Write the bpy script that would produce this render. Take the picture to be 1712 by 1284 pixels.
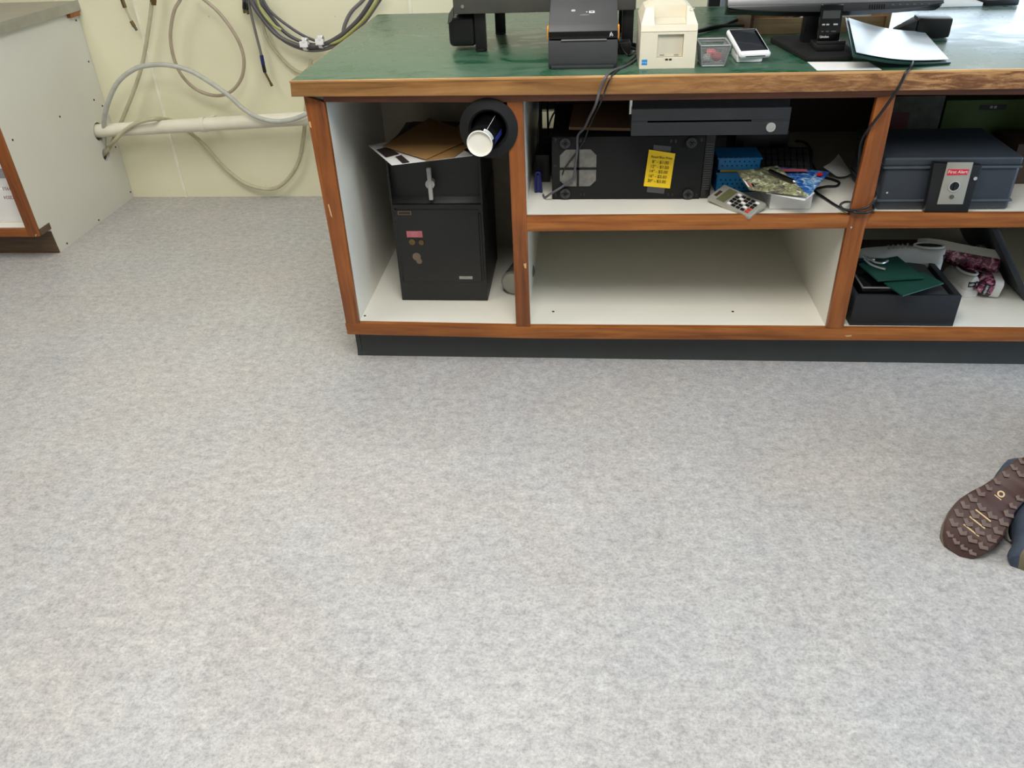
import bpy, bmesh, math, random
from mathutils import Vector, Matrix, Euler
random.seed(7)
for o in list(bpy.data.objects): bpy.data.objects.remove(o, do_unlink=True)
C = bpy.context.scene.collection
V = Vector

# ------------------------------------------------------------------ camera
FPX = 1332.925
CAM = V((0.78152, -2.24049, 1.40183))
AX, AY, AZ = -0.5830, 0.0401, 0.1020
RM = Matrix(((0.9963, -0.0850, -0.0161), (0.0797, 0.8305, 0.5513), (-0.0335, -0.5505, 0.8341)))
cd = bpy.data.cameras.new('camera'); cam = bpy.data.objects.new('camera', cd); C.objects.link(cam)
cd.sensor_fit = 'HORIZONTAL'; cd.sensor_width = 36.0; cd.lens = FPX / 1712 * 36.0
cd.clip_start = 0.02
_r, _f, _u = V((RM[0][0], RM[1][0], RM[2][0])), V((RM[0][1], RM[1][1], RM[2][1])), V((RM[0][2], RM[1][2], RM[2][2]))
_f.normalize(); _r = (_r - _f * _r.dot(_f)).normalized(); _u = _r.cross(_f)
cam.matrix_world = Matrix(((_r.x, _u.x, -_f.x, CAM.x), (_r.y, _u.y, -_f.y, CAM.y), (_r.z, _u.z, -_f.z, CAM.z), (0, 0, 0, 1)))
bpy.context.scene.camera = cam

# ------------------------------------------------------------------ world, exposure, large lights
sc = bpy.context.scene
sc.view_settings.view_transform = 'Standard'; sc.view_settings.look = 'None'
sc.view_settings.gamma = 1.0; sc.view_settings.exposure = 0.0
sc.view_settings.use_curve_mapping = False
w = bpy.data.worlds.new('world'); sc.world = w; w.use_nodes = True
bg = w.node_tree.nodes['Background']; bg.inputs[0].default_value = (0.62, 0.78, 1.0, 1); bg.inputs[1].default_value = 1.0

def area(name, loc, rot, sx, sy, power, col):
    l = bpy.data.lights.new(name, 'AREA'); l.shape = 'RECTANGLE'; l.size = sx; l.size_y = sy
    l.energy = power; l.color = col
    o = bpy.data.objects.new(name, l); C.objects.link(o); o.location = loc; o.rotation_euler = rot
    return o
LAMPS = [(-1.3, -0.45, 31), (-1.9, -2.7, 6), (0.8, -1.55, 62), (0.2, 0.45, 13), (3.4, -1.9, 10), (3.4, 3.2, 12)]
for (lx, ly, lp) in LAMPS:
    area('ceiling_lamp_light', (lx, ly, 2.66), (0, 0, 0), 1.2, 1.15, lp, (1.0, 0.968, 0.915))
# daylight at the two windows of the shop
area('daylight_back', (4.7, 5.62, 1.55), (math.radians(-90), 0, 0), 3.6, 1.7, 110, (0.72, 0.87, 1.0))
area('daylight_right', (5.68, -1.2, 1.25), (0, math.radians(90), 0), 1.85, 2.75, 230, (0.55, 0.77, 1.0))

# ------------------------------------------------------------------ measuring helper: where a sight line of the photo meets a plane of the room
def P(px, py, ax, val):
    d = _f + _r * ((px - 856) / FPX) + _u * ((642 - py) / FPX)
    i = 'xyz'.index(ax)
    return CAM + d * ((val - CAM[i]) / d[i])

# ------------------------------------------------------------------ mesh helpers
def boxbm(x0, x1, y0, y1, z0, z1, bev=0.0, seg=2, M=None):
    b = bmesh.new(); bmesh.ops.create_cube(b, size=1.0)
    for v in b.verts:
        v.co = V(((x0 + x1) / 2 + v.co.x * (x1 - x0), (y0 + y1) / 2 + v.co.y * (y1 - y0), (z0 + z1) / 2 + v.co.z * (z1 - z0)))
    if bev > 0: bmesh.ops.bevel(b, geom=b.edges[:], offset=bev, segments=seg, profile=0.6, affect='EDGES', clamp_overlap=True)
    if M is not None: bmesh.ops.transform(b, matrix=M, verts=b.verts)
    return b
class MB:
    def __init__(s): s.b = bmesh.new()
    def add(s, b):
        m = bpy.data.meshes.new('t'); b.to_mesh(m); s.b.from_mesh(m); bpy.data.meshes.remove(m); b.free(); return s
    def box(s, *a, **k): return s.add(boxbm(*a, **k))
    def prism(s, pts, d, bev=0.0, seg=2):
        """pts: planar polygon (Vectors), extruded by vector d"""
        b = bmesh.new(); vs = [b.verts.new(V(p)) for p in pts]; f = b.faces.new(vs)
        r = bmesh.ops.extrude_face_region(b, geom=[f]); nv = [g for g in r['geom'] if isinstance(g, bmesh.types.BMVert)]
        bmesh.ops.translate(b, verts=nv, vec=V(d)); bmesh.ops.recalc_face_normals(b, faces=b.faces[:])
        if bev > 0: bmesh.ops.bevel(b, geom=b.edges[:], offset=bev, segments=seg, profile=0.6, affect='EDGES', clamp_overlap=True)
        return s.add(b)
    def hexa(s, c8, bev=0.0):
        """8 corners: bottom 4 (ccw) then top 4"""
        b = bmesh.new(); v = [b.verts.new(V(p)) for p in c8]
        for q in ((3, 2, 1, 0), (4, 5, 6, 7), (0, 1, 5, 4), (1, 2, 6, 5), (2, 3, 7, 6), (3, 0, 4, 7)): b.faces.new([v[i] for i in q])
        bmesh.ops.recalc_face_normals(b, faces=b.faces[:])
        if bev > 0: bmesh.ops.bevel(b, geom=b.edges[:], offset=bev, segments=2, profile=0.6, affect='EDGES', clamp_overlap=True)
        return s.add(b)
    def quad(s, pts):
        b = bmesh.new(); b.faces.new([b.verts.new(V(p)) for p in pts]); return s.add(b)
    def cyl(s, p0, p1, r0, r1=None, n=24, cap=True, bev=0.0):
        r1 = r0 if r1 is None else r1; p0, p1 = V(p0), V(p1); b = bmesh.new()
        bmesh.ops.create_cone(b, cap_ends=cap, segments=n, radius1=r0, radius2=r1, depth=(p1 - p0).length)
        M = Matrix.Translation((p0 + p1) / 2) @ (p1 - p0).to_track_quat('Z', 'Y').to_matrix().to_4x4()
        if bev: bmesh.ops.bevel(b, geom=[e for e in b.edges if len(e.link_faces) == 2 and any(len(f.verts) > 4 for f in e.link_faces)], offset=bev, segments=2, affect='EDGES')
        bmesh.ops.transform(b, matrix=M, verts=b.verts); return s.add(b)
    def ring(s, c, axis, r_in, r_out, h, n=40, bev=0.0):
        c = V(c); b = bmesh.new(); q = V(axis).to_track_quat('Z', 'Y'); prof = [(r_in, 0), (r_out, 0), (r_out, h), (r_in, h)]
        rows = []
        for i in range(n):
            a = 2 * math.pi * i / n
            rows.append([b.verts.new(c + q @ V((r * math.cos(a), r * math.sin(a), z))) for r, z in prof])
        for i in range(n):
            for j in range(4):
                b.faces.new((rows[i][j], rows[(i + 1) % n][j], rows[(i + 1) % n][(j + 1) % 4], rows[i][(j + 1) % 4]))
        bmesh.ops.recalc_face_normals(b, faces=b.faces[:]); return s.add(b)
    def lathe(s, prof, c, axis=(0, 0, 1), n=32):
        c = V(c); b = bmesh.new(); q = V(axis).to_track_quat('Z', 'Y'); rows = []
        for i in range(n):
            a = 2 * math.pi * i / n
            rows.append([b.verts.new(c + q @ V((r * math.cos(a), r * math.sin(a), z))) for r, z in prof])
        for i in range(n):
            for j in range(len(prof) - 1):
                b.faces.new((rows[i][j], rows[(i + 1) % n][j], rows[(i + 1) % n][j + 1], rows[i][j + 1]))
        bmesh.ops.remove_doubles(b, verts=b.verts, dist=1e-6); bmesh.ops.recalc_face_normals(b, faces=b.faces[:]); return s.add(b)
    def tube(s, pts, r, n=10, sub=6, closed=False, smooth=True):
        pts = [V(p) for p in pts]
        if smooth and len(pts) > 2:
            out = []
            for i in range(len(pts) - 1):
                p0 = pts[max(i - 1, 0)]; p1 = pts[i]; p2 = pts[i + 1]; p3 = pts[min(i + 2, len(pts) - 1)]
                for k in range(sub):
                    t = k / sub
                    out.append(0.5 * ((2 * p1) + (p2 - p0) * t + (2 * p0 - 5 * p1 + 4 * p2 - p3) * t * t + (3 * p1 - p0 - 3 * p2 + p3) * t ** 3))
            out.append(pts[-1]); pts = out
        b = bmesh.new(); rows = []; up = None
        for i, p in enumerate(pts):
            t = (pts[min(i + 1, len(pts) - 1)] - pts[max(i - 1, 0)]).normalized()
            if up is None: up = V((0, 0, 1)) if abs(t.z) < 0.9 else V((1, 0, 0))
            sd = t.cross(up).normalized(); up = sd.cross(t).normalized()
            rr = r(i / (len(pts) - 1)) if callable(r) else r
            rows.append([b.verts.new(p + (sd * math.cos(2 * math.pi * k / n) + up * math.sin(2 * math.pi * k / n)) * rr) for k in range(n)])
        for i in range(len(rows) - 1):
            for k in range(n): b.faces.new((rows[i][k], rows[i][(k + 1) % n], rows[i + 1][(k + 1) % n], rows[i + 1][k]))
        b.faces.new(rows[0][::-1]); b.faces.new(rows[-1]); bmesh.ops.recalc_face_normals(b, faces=b.faces[:]); return s.add(b)
    def loft(s, secs, cap=True):
        b = bmesh.new(); rows = [[b.verts.new(V(p)) for p in sec] for sec in secs]; n = len(rows[0])
        for i in range(len(rows) - 1):
            for k in range(n): b.faces.new((rows[i][k], rows[i][(k + 1) % n], rows[i + 1][(k + 1) % n], rows[i + 1][k]))
        if cap: b.faces.new(rows[0][::-1]); b.faces.new(rows[-1])
        bmesh.ops.recalc_face_normals(b, faces=b.faces[:]); return s.add(b)
    def grid(s, fn, nu, nv, thick=0.0):
        b = bmesh.new(); g = [[b.verts.new(fn(i / nu, j / nv)) for j in range(nv + 1)] for i in range(nu + 1)]
        for i in range(nu):
            for j in range(nv): b.faces.new((g[i][j], g[i + 1][j], g[i + 1][j + 1], g[i][j + 1]))
        bmesh.ops.recalc_face_normals(b, faces=b.faces[:])
        if thick: bmesh.ops.solidify(b, geom=b.faces[:], thickness=thick)
        return s.add(b)
    def xf(s, M): bmesh.ops.transform(s.b, matrix=M, verts=s.b.verts); return s

def wloc(o):
    p = V((0, 0, 0))
    while o is not None: p += o.location; o = o.parent
    return p
def obj(name, mb, mat, parent=None, loc=None, ang=38):
    b = mb.b if isinstance(mb, MB) else mb
    base = V(loc) if loc is not None else (wloc(parent) if parent else V((0, 0, 0)))
    bmesh.ops.translate(b, verts=b.verts, vec=-base)
    for f in b.faces: f.smooth = True
    for e in b.edges:
        if len(e.link_faces) == 2 and e.calc_face_angle(0) > math.radians(ang): e.smooth = False
    me = bpy.data.meshes.new(name); b.to_mesh(me); b.free()
    for m in (mat if isinstance(mat, (list, tuple)) else [mat]): me.materials.append(m)
    o = bpy.data.objects.new(name, me); C.objects.link(o)
    if parent: o.parent = parent
    elif loc is not None: o.location = base
    return o
def tag(o, label=None, cat=None, group=None, kind=None):
    if label: o['label'] = label
    if cat: o['category'] = cat
    if group: o['group'] = group
    if kind: o['kind'] = kind
    return o
def thing(name, label, cat, loc=(0, 0, 0), group=None):
    o = bpy.data.objects.new(name, None); C.objects.link(o); o.location = loc; o.empty_display_size = 0.05
    return tag(o, label, cat, group)
def struct(name, mb, mat, parent=None):
    o = obj(name, mb, mat, parent)
    if not parent: o['kind'] = 'structure'
    return o
def text(name, s, size, M, mat, parent, depth=0.0002, align='CENTER'):
    cu = bpy.data.curves.new(name, 'FONT'); cu.body = s; cu.size = size; cu.align_x = align; cu.align_y = 'CENTER'; cu.extrude = depth
    t = bpy.data.objects.new(name + '_tmp', cu); C.objects.link(t)
    bpy.context.view_layer.update()
    me = bpy.data.meshes.new_from_object(t.evaluated_get(bpy.context.evaluated_depsgraph_get()))
    bpy.data.objects.remove(t, do_unlink=True); bpy.data.curves.remove(cu)
    me.name = name; me.transform(Matrix.Translation(-wloc(parent)) @ M); me.materials.clear(); me.materials.append(mat)
    o = bpy.data.objects.new(name, me); C.objects.link(o); o.parent = parent; return o
def frame(origin, xdir, ydir):
    x = V(xdir).normalized(); z = x.cross(V(ydir)).normalized(); y = z.cross(x)
    o = V(origin); return Matrix(((x.x, y.x, z.x, o.x), (x.y, y.y, z.y, o.y), (x.z, y.z, z.z, o.z), (0, 0, 0, 1)))

# ------------------------------------------------------------------ materials
def srgb(r, g, b): return tuple(((c / 255) / 12.92 if c / 255 <= 0.04045 else ((c / 255 + 0.055) / 1.055) ** 2.4) for c in (r, g, b)) + (1,)
def base(name):
    m = bpy.data.materials.new(name); m.use_nodes = True; nt = m.node_tree
    return m, nt, nt.nodes['Principled BSDF']
def coords(nt, scale=(1, 1, 1), rot=(0, 0, 0)):
    # world-metre coordinates, the same on every copy of a moved object
    tc = nt.nodes.new('ShaderNodeTexCoord'); mp = nt.nodes.new('ShaderNodeMapping')
    mp.inputs['Scale'].default_value = scale; mp.inputs['Rotation'].default_value = rot
    nt.links.new(tc.outputs['Object'], mp.inputs[0]); return mp.outputs[0]
def noise(nt, vec, scale, detail=4, rough=0.55, dist=0.0):
    n = nt.nodes.new('ShaderNodeTexNoise'); n.inputs['Scale'].default_value = scale; n.inputs['Detail'].default_value = detail
    n.inputs['Roughness'].default_value = rough; n.inputs['Distortion'].default_value = dist
    nt.links.new(vec, n.inputs['Vector']); return n.outputs['Fac']
def ramp(nt, fac, stops):
    r = nt.nodes.new('ShaderNodeValToRGB'); cr = r.color_ramp
    while len(cr.elements) > 1: cr.elements.remove(cr.elements[0])
    cr.elements[0].position = stops[0][0]; cr.elements[0].color = stops[0][1]
    for p, c in stops[1:]:
        e = cr.elements.new(p); e.color = c
    nt.links.new(fac, r.inputs[0]); return r.outputs[0]
def mix(nt, a, b, fac, mode='MIX'):
    m = nt.nodes.new('ShaderNodeMix'); m.data_type = 'RGBA'; m.blend_type = mode
    for k, s in ((0, fac), (6, a), (7, b)):
        if hasattr(s, 'links'): nt.links.new(s, m.inputs[k])
        else: m.inputs[k].default_value = s
    return m.outputs[2]
def bump(nt, bs, h, strength, dist=0.002):
    b = nt.nodes.new('ShaderNodeBump'); b.inputs['Strength'].default_value = strength; b.inputs['Distance'].default_value = dist
    nt.links.new(h, b.inputs['Height']); nt.links.new(b.outputs[0], bs.inputs['Normal'])
def mat(name, col, rough=0.5, metal=0.0, var=0.10, scale=14, bmp=0.0, spec=0.5, coat=0.0):
    """plain surface with a faint procedural mottling"""
    m, nt, bs = base(name); v = coords(nt); f = noise(nt, v, scale, 5)
    lo = tuple(c * (1 - var) for c in col[:3]) + (1,); hi = tuple(min(1, c * (1 + var)) for c in col[:3]) + (1,)
    nt.links.new(ramp(nt, f, [(0.3, lo), (0.7, hi)]), bs.inputs['Base Color'])
    bs.inputs['Roughness'].default_value = rough; bs.inputs['Metallic'].default_value = metal
    bs.inputs['Specular IOR Level'].default_value = spec; bs.inputs['Coat Weight'].default_value = coat
    if bmp: bump(nt, bs, noise(nt, v, scale * 20, 2), bmp, 0.001)
    return m
def wood(name, dark, mid, light, axis='x', rough=0.42, wear=0.0, wearcol=None, s=1.0):
    m, nt, bs = base(name)
    st = {'x': (1.2, 22, 22), 'z': (22, 22, 1.2), 'y': (22, 1.2, 22)}[axis]
    v = coords(nt, tuple(k * s for k in st)); f = noise(nt, v, 2.2, 8, 0.6, 0.7)
    c = ramp(nt, f, [(0.25, dark), (0.5, mid), (0.75, light)])
    st2 = {'x': (2.5, 9, 9), 'z': (9, 9, 2.5), 'y': (9, 2.5, 9)}[axis]
    f2 = noise(nt, coords(nt, st2), 1.4, 6, 0.65, 0.4)
    c = mix(nt, c, ramp(nt, f2, [(0.3, (0.55, 0.5, 0.45, 1)), (0.62, (1.1, 1.08, 1.05, 1))]), 0.6, 'MULTIPLY')
    if wear:
        f3 = noise(nt, coords(nt, {'x': (7, 28, 34), 'z': (28, 28, 7), 'y': (28, 7, 28)}[axis]), 1.0, 7, 0.7, 0.8)
        c = mix(nt, c, wearcol, ramp(nt, f3, [(0.5 + 0.12 * (1 - wear), (0, 0, 0, 1)), (0.60 + 0.12 * (1 - wear), (1, 1, 1, 1))]))
    nt.links.new(c, bs.inputs['Base Color']); bs.inputs['Roughness'].default_value = rough
    bump(nt, bs, f, 0.12, 0.001); return m

def floor_mat():
    m, nt, bs = base('grey_vinyl_floor'); v = coords(nt)
    vs = coords(nt, (1.0, 1.25, 1.0))
    n1 = noise(nt, v, 5.0, 6, 0.6); n2 = noise(nt, vs, 34, 9, 0.78, 0.15); n3 = noise(nt, v, 130, 5, 0.8)
    c = ramp(nt, n2, [(0.30, srgb(140, 138, 137)), (0.44, srgb(163, 161, 160)), (0.55, srgb(176, 174, 172)), (0.70, srgb(192, 190, 187))])
    c = mix(nt, c, ramp(nt, n1, [(0.35, (0.96, 0.955, 0.96, 1)), (0.65, (1.035, 1.035, 1.03, 1))]), 1.0, 'MULTIPLY')
    c = mix(nt, c, ramp(nt, n3, [(0.34, (0.66, 0.65, 0.64, 1)), (0.5, (1, 1, 1, 1)), (0.66, (1.20, 1.20, 1.20, 1))]), 0.85, 'MULTIPLY')
    hue = noise(nt, v, 2.3, 3); c = mix(nt, c, ramp(nt, hue, [(0.35, (1.0, 0.985, 0.965, 1)), (0.65, (0.96, 0.98, 1.0, 1))]), 1.0, 'MULTIPLY')
    br = nt.nodes.new('ShaderNodeTexBrick'); br.inputs['Scale'].default_value = 1.0
    br.inputs['Brick Width'].default_value = 0.914; br.inputs['Row Height'].default_value = 0.457
    br.inputs['Mortar Size'].default_value = 0.0008; br.inputs['Bias'].default_value = 0.0
    br.inputs['Color1'].default_value = (0.965, 0.965, 0.965, 1); br.inputs['Color2'].default_value = (1.02, 1.02, 1.02, 1); br.inputs['Mortar'].default_value = (0.93, 0.93, 0.93, 1)
    nt.links.new(v, br.inputs['Vector'])
    c = mix(nt, c, br.outputs['Color'], 1.0, 'MULTIPLY')
    nt.links.new(c, bs.inputs['Base Color']); bs.inputs['Roughness'].default_value = 0.40; bs.inputs['Specular IOR Level'].default_value = 0.42
    bump(nt, bs, n3, 0.08, 0.001); return m
def laminate_mat():
    m, nt, bs = base('green_laminate'); v = coords(nt)
    sm = noise(nt, coords(nt, (3.0, 5.5, 1)), 1.6, 5, 0.55, 1.8)
    f = ramp(nt, sm, [(0.38, (0, 0, 0, 1)), (0.53, (.72, .72, .72, 1)), (0.66, (1, 1, 1, 1))])
    grain = noise(nt, coords(nt, (5, 60, 1)), 3, 4, 0.6)
    smear_haze = mix(nt, srgb(16, 70, 46), srgb(66, 94, 76), f)  # smears on the green; the paler tone also paints in hazy reflection
    c = mix(nt, smear_haze, ramp(nt, grain, [(0.3, (0.95, 0.95, 0.95, 1)), (0.7, (1.04, 1.04, 1.04, 1))]), 1.0, 'MULTIPLY')
    nt.links.new(c, bs.inputs['Base Color'])
    nt.links.new(ramp(nt, f, [(0, (0.24, 0.24, 0.24, 1)), (1, (0.36, 0.36, 0.36, 1))]), bs.inputs['Roughness'])
    bs.inputs['Specular IOR Level'].default_value = 0.75; return m
def wall_mat():
    m, nt, bs = base('cream_wall_panel'); v = coords(nt)
    c = ramp(nt, noise(nt, v, 2.0, 4), [(0.3, srgb(220, 217, 186)), (0.7, srgb(228, 225, 196))])
    spots = ramp(nt, noise(nt, v, 45, 2, 0.5), [(0.765, (1, 1, 1, 1)), (0.80, (0.55, 0.5, 0.42, 1))])
    nt.links.new(mix(nt, c, spots, 0.8, 'MULTIPLY'), bs.inputs['Base Color']); bs.inputs['Roughness'].default_value = 0.5
    bump(nt, bs, noise(nt, v, 160, 2), 0.08); return m
def panel_mat(name, col, dirt):
    m, nt, bs = base(name); v = coords(nt)
    c = ramp(nt, noise(nt, v, 1.7, 5, 0.6), [(0.35, tuple(k * 0.95 for k in col[:3]) + (1,)), (0.65, col)])
    sc_ = ramp(nt, noise(nt, coords(nt, (3, 9, 5)), 5, 7, 0.75, 0.8), [(0.60, (1, 1, 1, 1)), (0.80, (0.72, 0.69, 0.62, 1))])
    nt.links.new(mix(nt, c, sc_, dirt, 'MULTIPLY'), bs.inputs['Base Color']); bs.inputs['Roughness'].default_value = 0.38
    return m
def clear_hose_mat(name, col, alpha=0.75):
    m, nt, bs = base(name); v = coords(nt)
    nt.links.new(ramp(nt, noise(nt, v, 25, 4), [(0.35, tuple(c * .85 for c in col[:3]) + (1,)), (0.65, col)]), bs.inputs['Base Color'])
    bs.inputs['Roughness'].default_value = 0.25; bs.inputs['Alpha'].default_value = alpha; return m
def glass_mat():
    m, nt, bs = base('window_glass'); out = nt.nodes['Material Output']
    tr = nt.nodes.new('ShaderNodeBsdfTransparent'); gl = nt.nodes.new('ShaderNodeBsdfGlossy'); mx = nt.nodes.new('ShaderNodeMixShader')
    gl.inputs['Roughness'].default_value = 0.02; mx.inputs[0].default_value = 0.06
    nt.links.new(tr.outputs[0], mx.inputs[1]); nt.links.new(gl.outputs[0], mx.inputs[2]); nt.links.new(mx.outputs[0], out.inputs[0]); return m
def emit_mat(name, col, s):
    m, nt, bs = base(name); bs.inputs['Base Color'].default_value = (0.8, 0.8, 0.8, 1)
    bs.inputs['Emission Color'].default_value = col; bs.inputs['Emission Strength'].default_value = s; return m

FLOOR = floor_mat(); LAM = laminate_mat(); WALL = wall_mat()
WHITE = panel_mat('white_melamine', srgb(233, 230, 218), 0.55)
SIDEP = panel_mat('grey_white_side_panel', srgb(214, 213, 204), 0.12)
INBROWN = mat('brown_hardboard', srgb(88, 74, 62), 0.7)  # hardboard brown, deepened to paint in shade at the back of the bay
OAKV = wood('stained_wood_upright', srgb(90, 48, 20), srgb(140, 79, 34), srgb(164, 98, 46), 'z')
OAKH = wood('stained_wood_rail', srgb(96, 52, 20), srgb(146, 84, 34), srgb(174, 110, 50), 'x')
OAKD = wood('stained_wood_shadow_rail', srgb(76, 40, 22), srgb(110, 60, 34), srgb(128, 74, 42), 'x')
EDGE = wood('worn_counter_edge', srgb(92, 60, 30), srgb(142, 100, 54), srgb(172, 128, 76), 'x', 0.4)
def edge_wear():
    # varnish worn through to pale wood with dark remnants, growing towards the right end of the edge
    nt = EDGE.node_tree; bs = nt.nodes['Principled BSDF']; src = bs.inputs['Base Color'].links[0].from_socket
    tc = nt.nodes.new('ShaderNodeTexCoord'); sx = nt.nodes.new('ShaderNodeSeparateXYZ'); nt.links.new(tc.outputs['Object'], sx.inputs[0])
    mr = nt.nodes.new('ShaderNodeMapRange'); mr.inputs[1].default_value = -0.35; mr.inputs[2].default_value = 0.45; nt.links.new(sx.outputs[0], mr.inputs[0])
    patch = ramp(nt, noise(nt, coords(nt, (13, 55, 75)), 1.0, 8, 0.72, 0.6), [(0.42, srgb(112, 72, 44)), (0.50, srgb(148, 104, 66)), (0.58, srgb(182, 138, 92))])
    nt.links.new(mix(nt, src, patch, mr.outputs[0]), bs.inputs['Base Color'])
edge_wear()
EDGEL = wood('edge_highlight', srgb(150, 105, 60), srgb(205, 160, 105), srgb(222, 182, 128), 'x', 0.4)
RAW = mat('bare_wood_chip', srgb(196, 160, 112), 0.7)
KICKW = wood('dark_kick_wood', srgb(66, 50, 36), srgb(96, 76, 56), srgb(112, 90, 66), 'x')
COVE = mat('black_vinyl_cove', srgb(50, 53, 52), 0.35, var=0.08)
STEEL = mat('brushed_steel', srgb(175, 175, 172), 0.35, 0.8)
DSTEEL = mat('dark_steel', srgb(92, 90, 86), 0.35, 0.4)
SCREW = mat('screw_head', srgb(60, 52, 44), 0.4, 0.6)
CHROME = mat('chrome', srgb(225, 225, 222), 0.15, 1.0, var=.02)
BRASS = mat('old_brass', srgb(120, 100, 66), 0.35, 0.8)
BLK = mat('black_plastic', srgb(20, 20, 21), 0.38)
BLKM = mat('black_matte_plastic', srgb(21, 21, 22), 0.65, spec=0.3)
BLKG = mat('black_glossy_plastic', srgb(10, 10, 11), 0.12)
CHAR = mat('charcoal_plastic', srgb(66, 67, 68), 0.5, bmp=0.1)
CHARD = mat('dark_charcoal_plastic', srgb(48, 49, 51), 0.5, bmp=0.1)
SAFE = mat('black_safe_paint', srgb(23, 24, 24), 0.5, var=0.14, scale=7, bmp=0.1)
FIRE = mat('slate_fire_box_plastic', srgb(50, 56, 64), 0.42, var=0.07, bmp=0.15)
FIREL = mat('slate_rib_plastic', srgb(72, 80, 86), 0.35)
BEIGE = mat('beige_plastic', srgb(222, 214, 192), 0.42, var=0.03)
BEIGED = mat('beige_recess_plastic', srgb(204, 197, 178), 0.5, var=0.03)
WPLAST = mat('white_plastic', srgb(232, 232, 232), 0.3, var=0.02)
WPAPER = mat('white_paper', srgb(228, 228, 226), 0.7, var=0.02)
CREAMP = mat('cream_paint', srgb(218, 214, 196), 0.4, var=0.05)
ORNG = mat('orange_plastic', srgb(225, 150, 50), 0.4)
BLUE = mat('cyan_blue_plastic', srgb(24, 118, 176), 0.4)
NAVY = mat('navy_plastic', srgb(28, 34, 96), 0.4)
YEL = mat('yellow_paper', srgb(246, 205, 20), 0.6, var=0.03)
INK = mat('dark_ink', srgb(60, 45, 15), 0.7)
WINK = mat('white_ink', srgb(225, 225, 225), 0.6, var=0.02)
REDL = mat('red_label', srgb(205, 32, 48), 0.4, var=0.03)
FRED = mat('faded_red_label', srgb(176, 96, 104), 0.5)
REDINK = mat('dark_red_ink', srgb(130, 40, 50), 0.6)
MANILA = mat('manila_paper', srgb(160, 122, 74), 0.65, var=0.05)
KRAFT = mat('brown_kraft_board', srgb(150, 116, 88), 0.75, var=0.08)
GLASSSCR = mat('dark_screen_glass', srgb(42, 44, 48), 0.08, var=0.05)
GREYC = mat('grey_cable', srgb(112, 108, 108), 0.45)
DGREYC = mat('dark_grey_cable', srgb(78, 76, 80), 0.45)
YGC = mat('yellow_green_cable', srgb(158, 160, 92), 0.45)
BLKC = mat('black_cable', srgb(24, 24, 27), 0.35)
SILV = mat('silver_plastic', srgb(168, 165, 155), 0.32, 0.3)
LCD = mat('olive_lcd', srgb(96, 98, 68), 0.3)
GREENF = mat('dark_green_folder', srgb(20, 62, 52), 0.4, var=0.08)
GBOX = mat('lime_green_carton', srgb(64, 88, 30), 0.6)
DBOX = mat('dark_brown_carton', srgb(70, 52, 40), 0.7)
DRED = mat('dark_red_carton', srgb(84, 30, 26), 0.6)
SHOEW = mat('white_canvas', srgb(196, 194, 188), 0.7, var=0.04)
SHOES = mat('white_rubber_sole', srgb(208, 204, 198), 0.5, var=0.04)
SOLEBR = mat('dark_brown_rubber', srgb(70, 47, 43), 0.6, var=0.14, scale=30)
LUGBR = mat('taupe_rubber_lug', srgb(98, 80, 74), 0.55, var=0.14, scale=40)
MIDS = mat('olive_midsole_foam', srgb(112, 104, 82), 0.6, var=0.08)
SHOEB = mat('slate_blue_mesh', srgb(58, 68, 84), 0.8, var=0.15, scale=60, bmp=0.3)
LACE = mat('grey_lace', srgb(150, 148, 140), 0.8)
TAN = mat('tan_marking', srgb(205, 180, 135), 0.5)
DENIM = mat('dark_denim', srgb(40, 50, 72), 0.85, var=0.2, scale=90, bmp=0.3)
SHIRT = mat('black_shirt_cloth', srgb(28, 28, 32), 0.85)
SKIN = mat('skin', srgb(205, 158, 132), 0.5, var=0.04)
HAIR = mat('brown_hair', srgb(52, 36, 26), 0.7)
HOSE = clear_hose_mat('milky_clear_hose', srgb(190, 192, 184), 0.72)
HOSEC = clear_hose_mat('yellowed_clear_hose', srgb(196, 190, 160), 0.75)
HOSEB = clear_hose_mat('brownish_clear_hose', srgb(178, 162, 140), 0.8)
GLASS = glass_mat()
SUEDE = mat('tan_wall_paint', srgb(150, 144, 130), 0.7)
CEIL = mat('grey_ceiling_tile', srgb(150, 150, 146), 0.8, bmp=0.2)
DUST = mat('rust_scuff', srgb(104, 92, 76), 0.7)

# ------------------------------------------------------------------ room shell
YW = 1.572; XS = -1.539
struct('floor', MB().box(-3.6, 5.6, -4.0, 5.6, -0.05, 0.0), FLOOR)
struct('ceiling', MB().box(-3.6, 5.6, -4.0, 5.6, 2.75, 2.85), CEIL)
wb = struct('wall_back', MB().box(-3.6, 1.30, YW, YW + 0.12, 0, 2.75), WALL)
struct('wall_return', MB().box(1.18, 1.30, YW + 0.12, 5.6, 0, 2.75), SUEDE)
struct('wall_left', MB().box(-3.72, -3.6, -4.0, YW + 0.12, 0, 2.75), SUEDE)
struct('wall_front', MB().box(-3.6, 5.6, -4.12, -4.0, 0, 2.75), SUEDE)
struct('wall_far', MB().box(1.30, 2.9, 5.6, 5.72, 0, 2.75).box(2.9, 5.6, 5.6, 5.72, 0, 0.7).box(2.9, 5.6, 5.6, 5.72, 2.4, 2.75), SUEDE)
struct('wall_right', MB().box(5.6, 5.72, -4.0, -2.6, 0, 2.75).box(5.6, 5.72, 0.2, 5.72, 0, 2.75).box(5.6, 5.72, -2.6, 0.2, 2.2, 2.75).box(5.6, 5.72, -2.6, 0.2, 0, 0.3), SUEDE)
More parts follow.
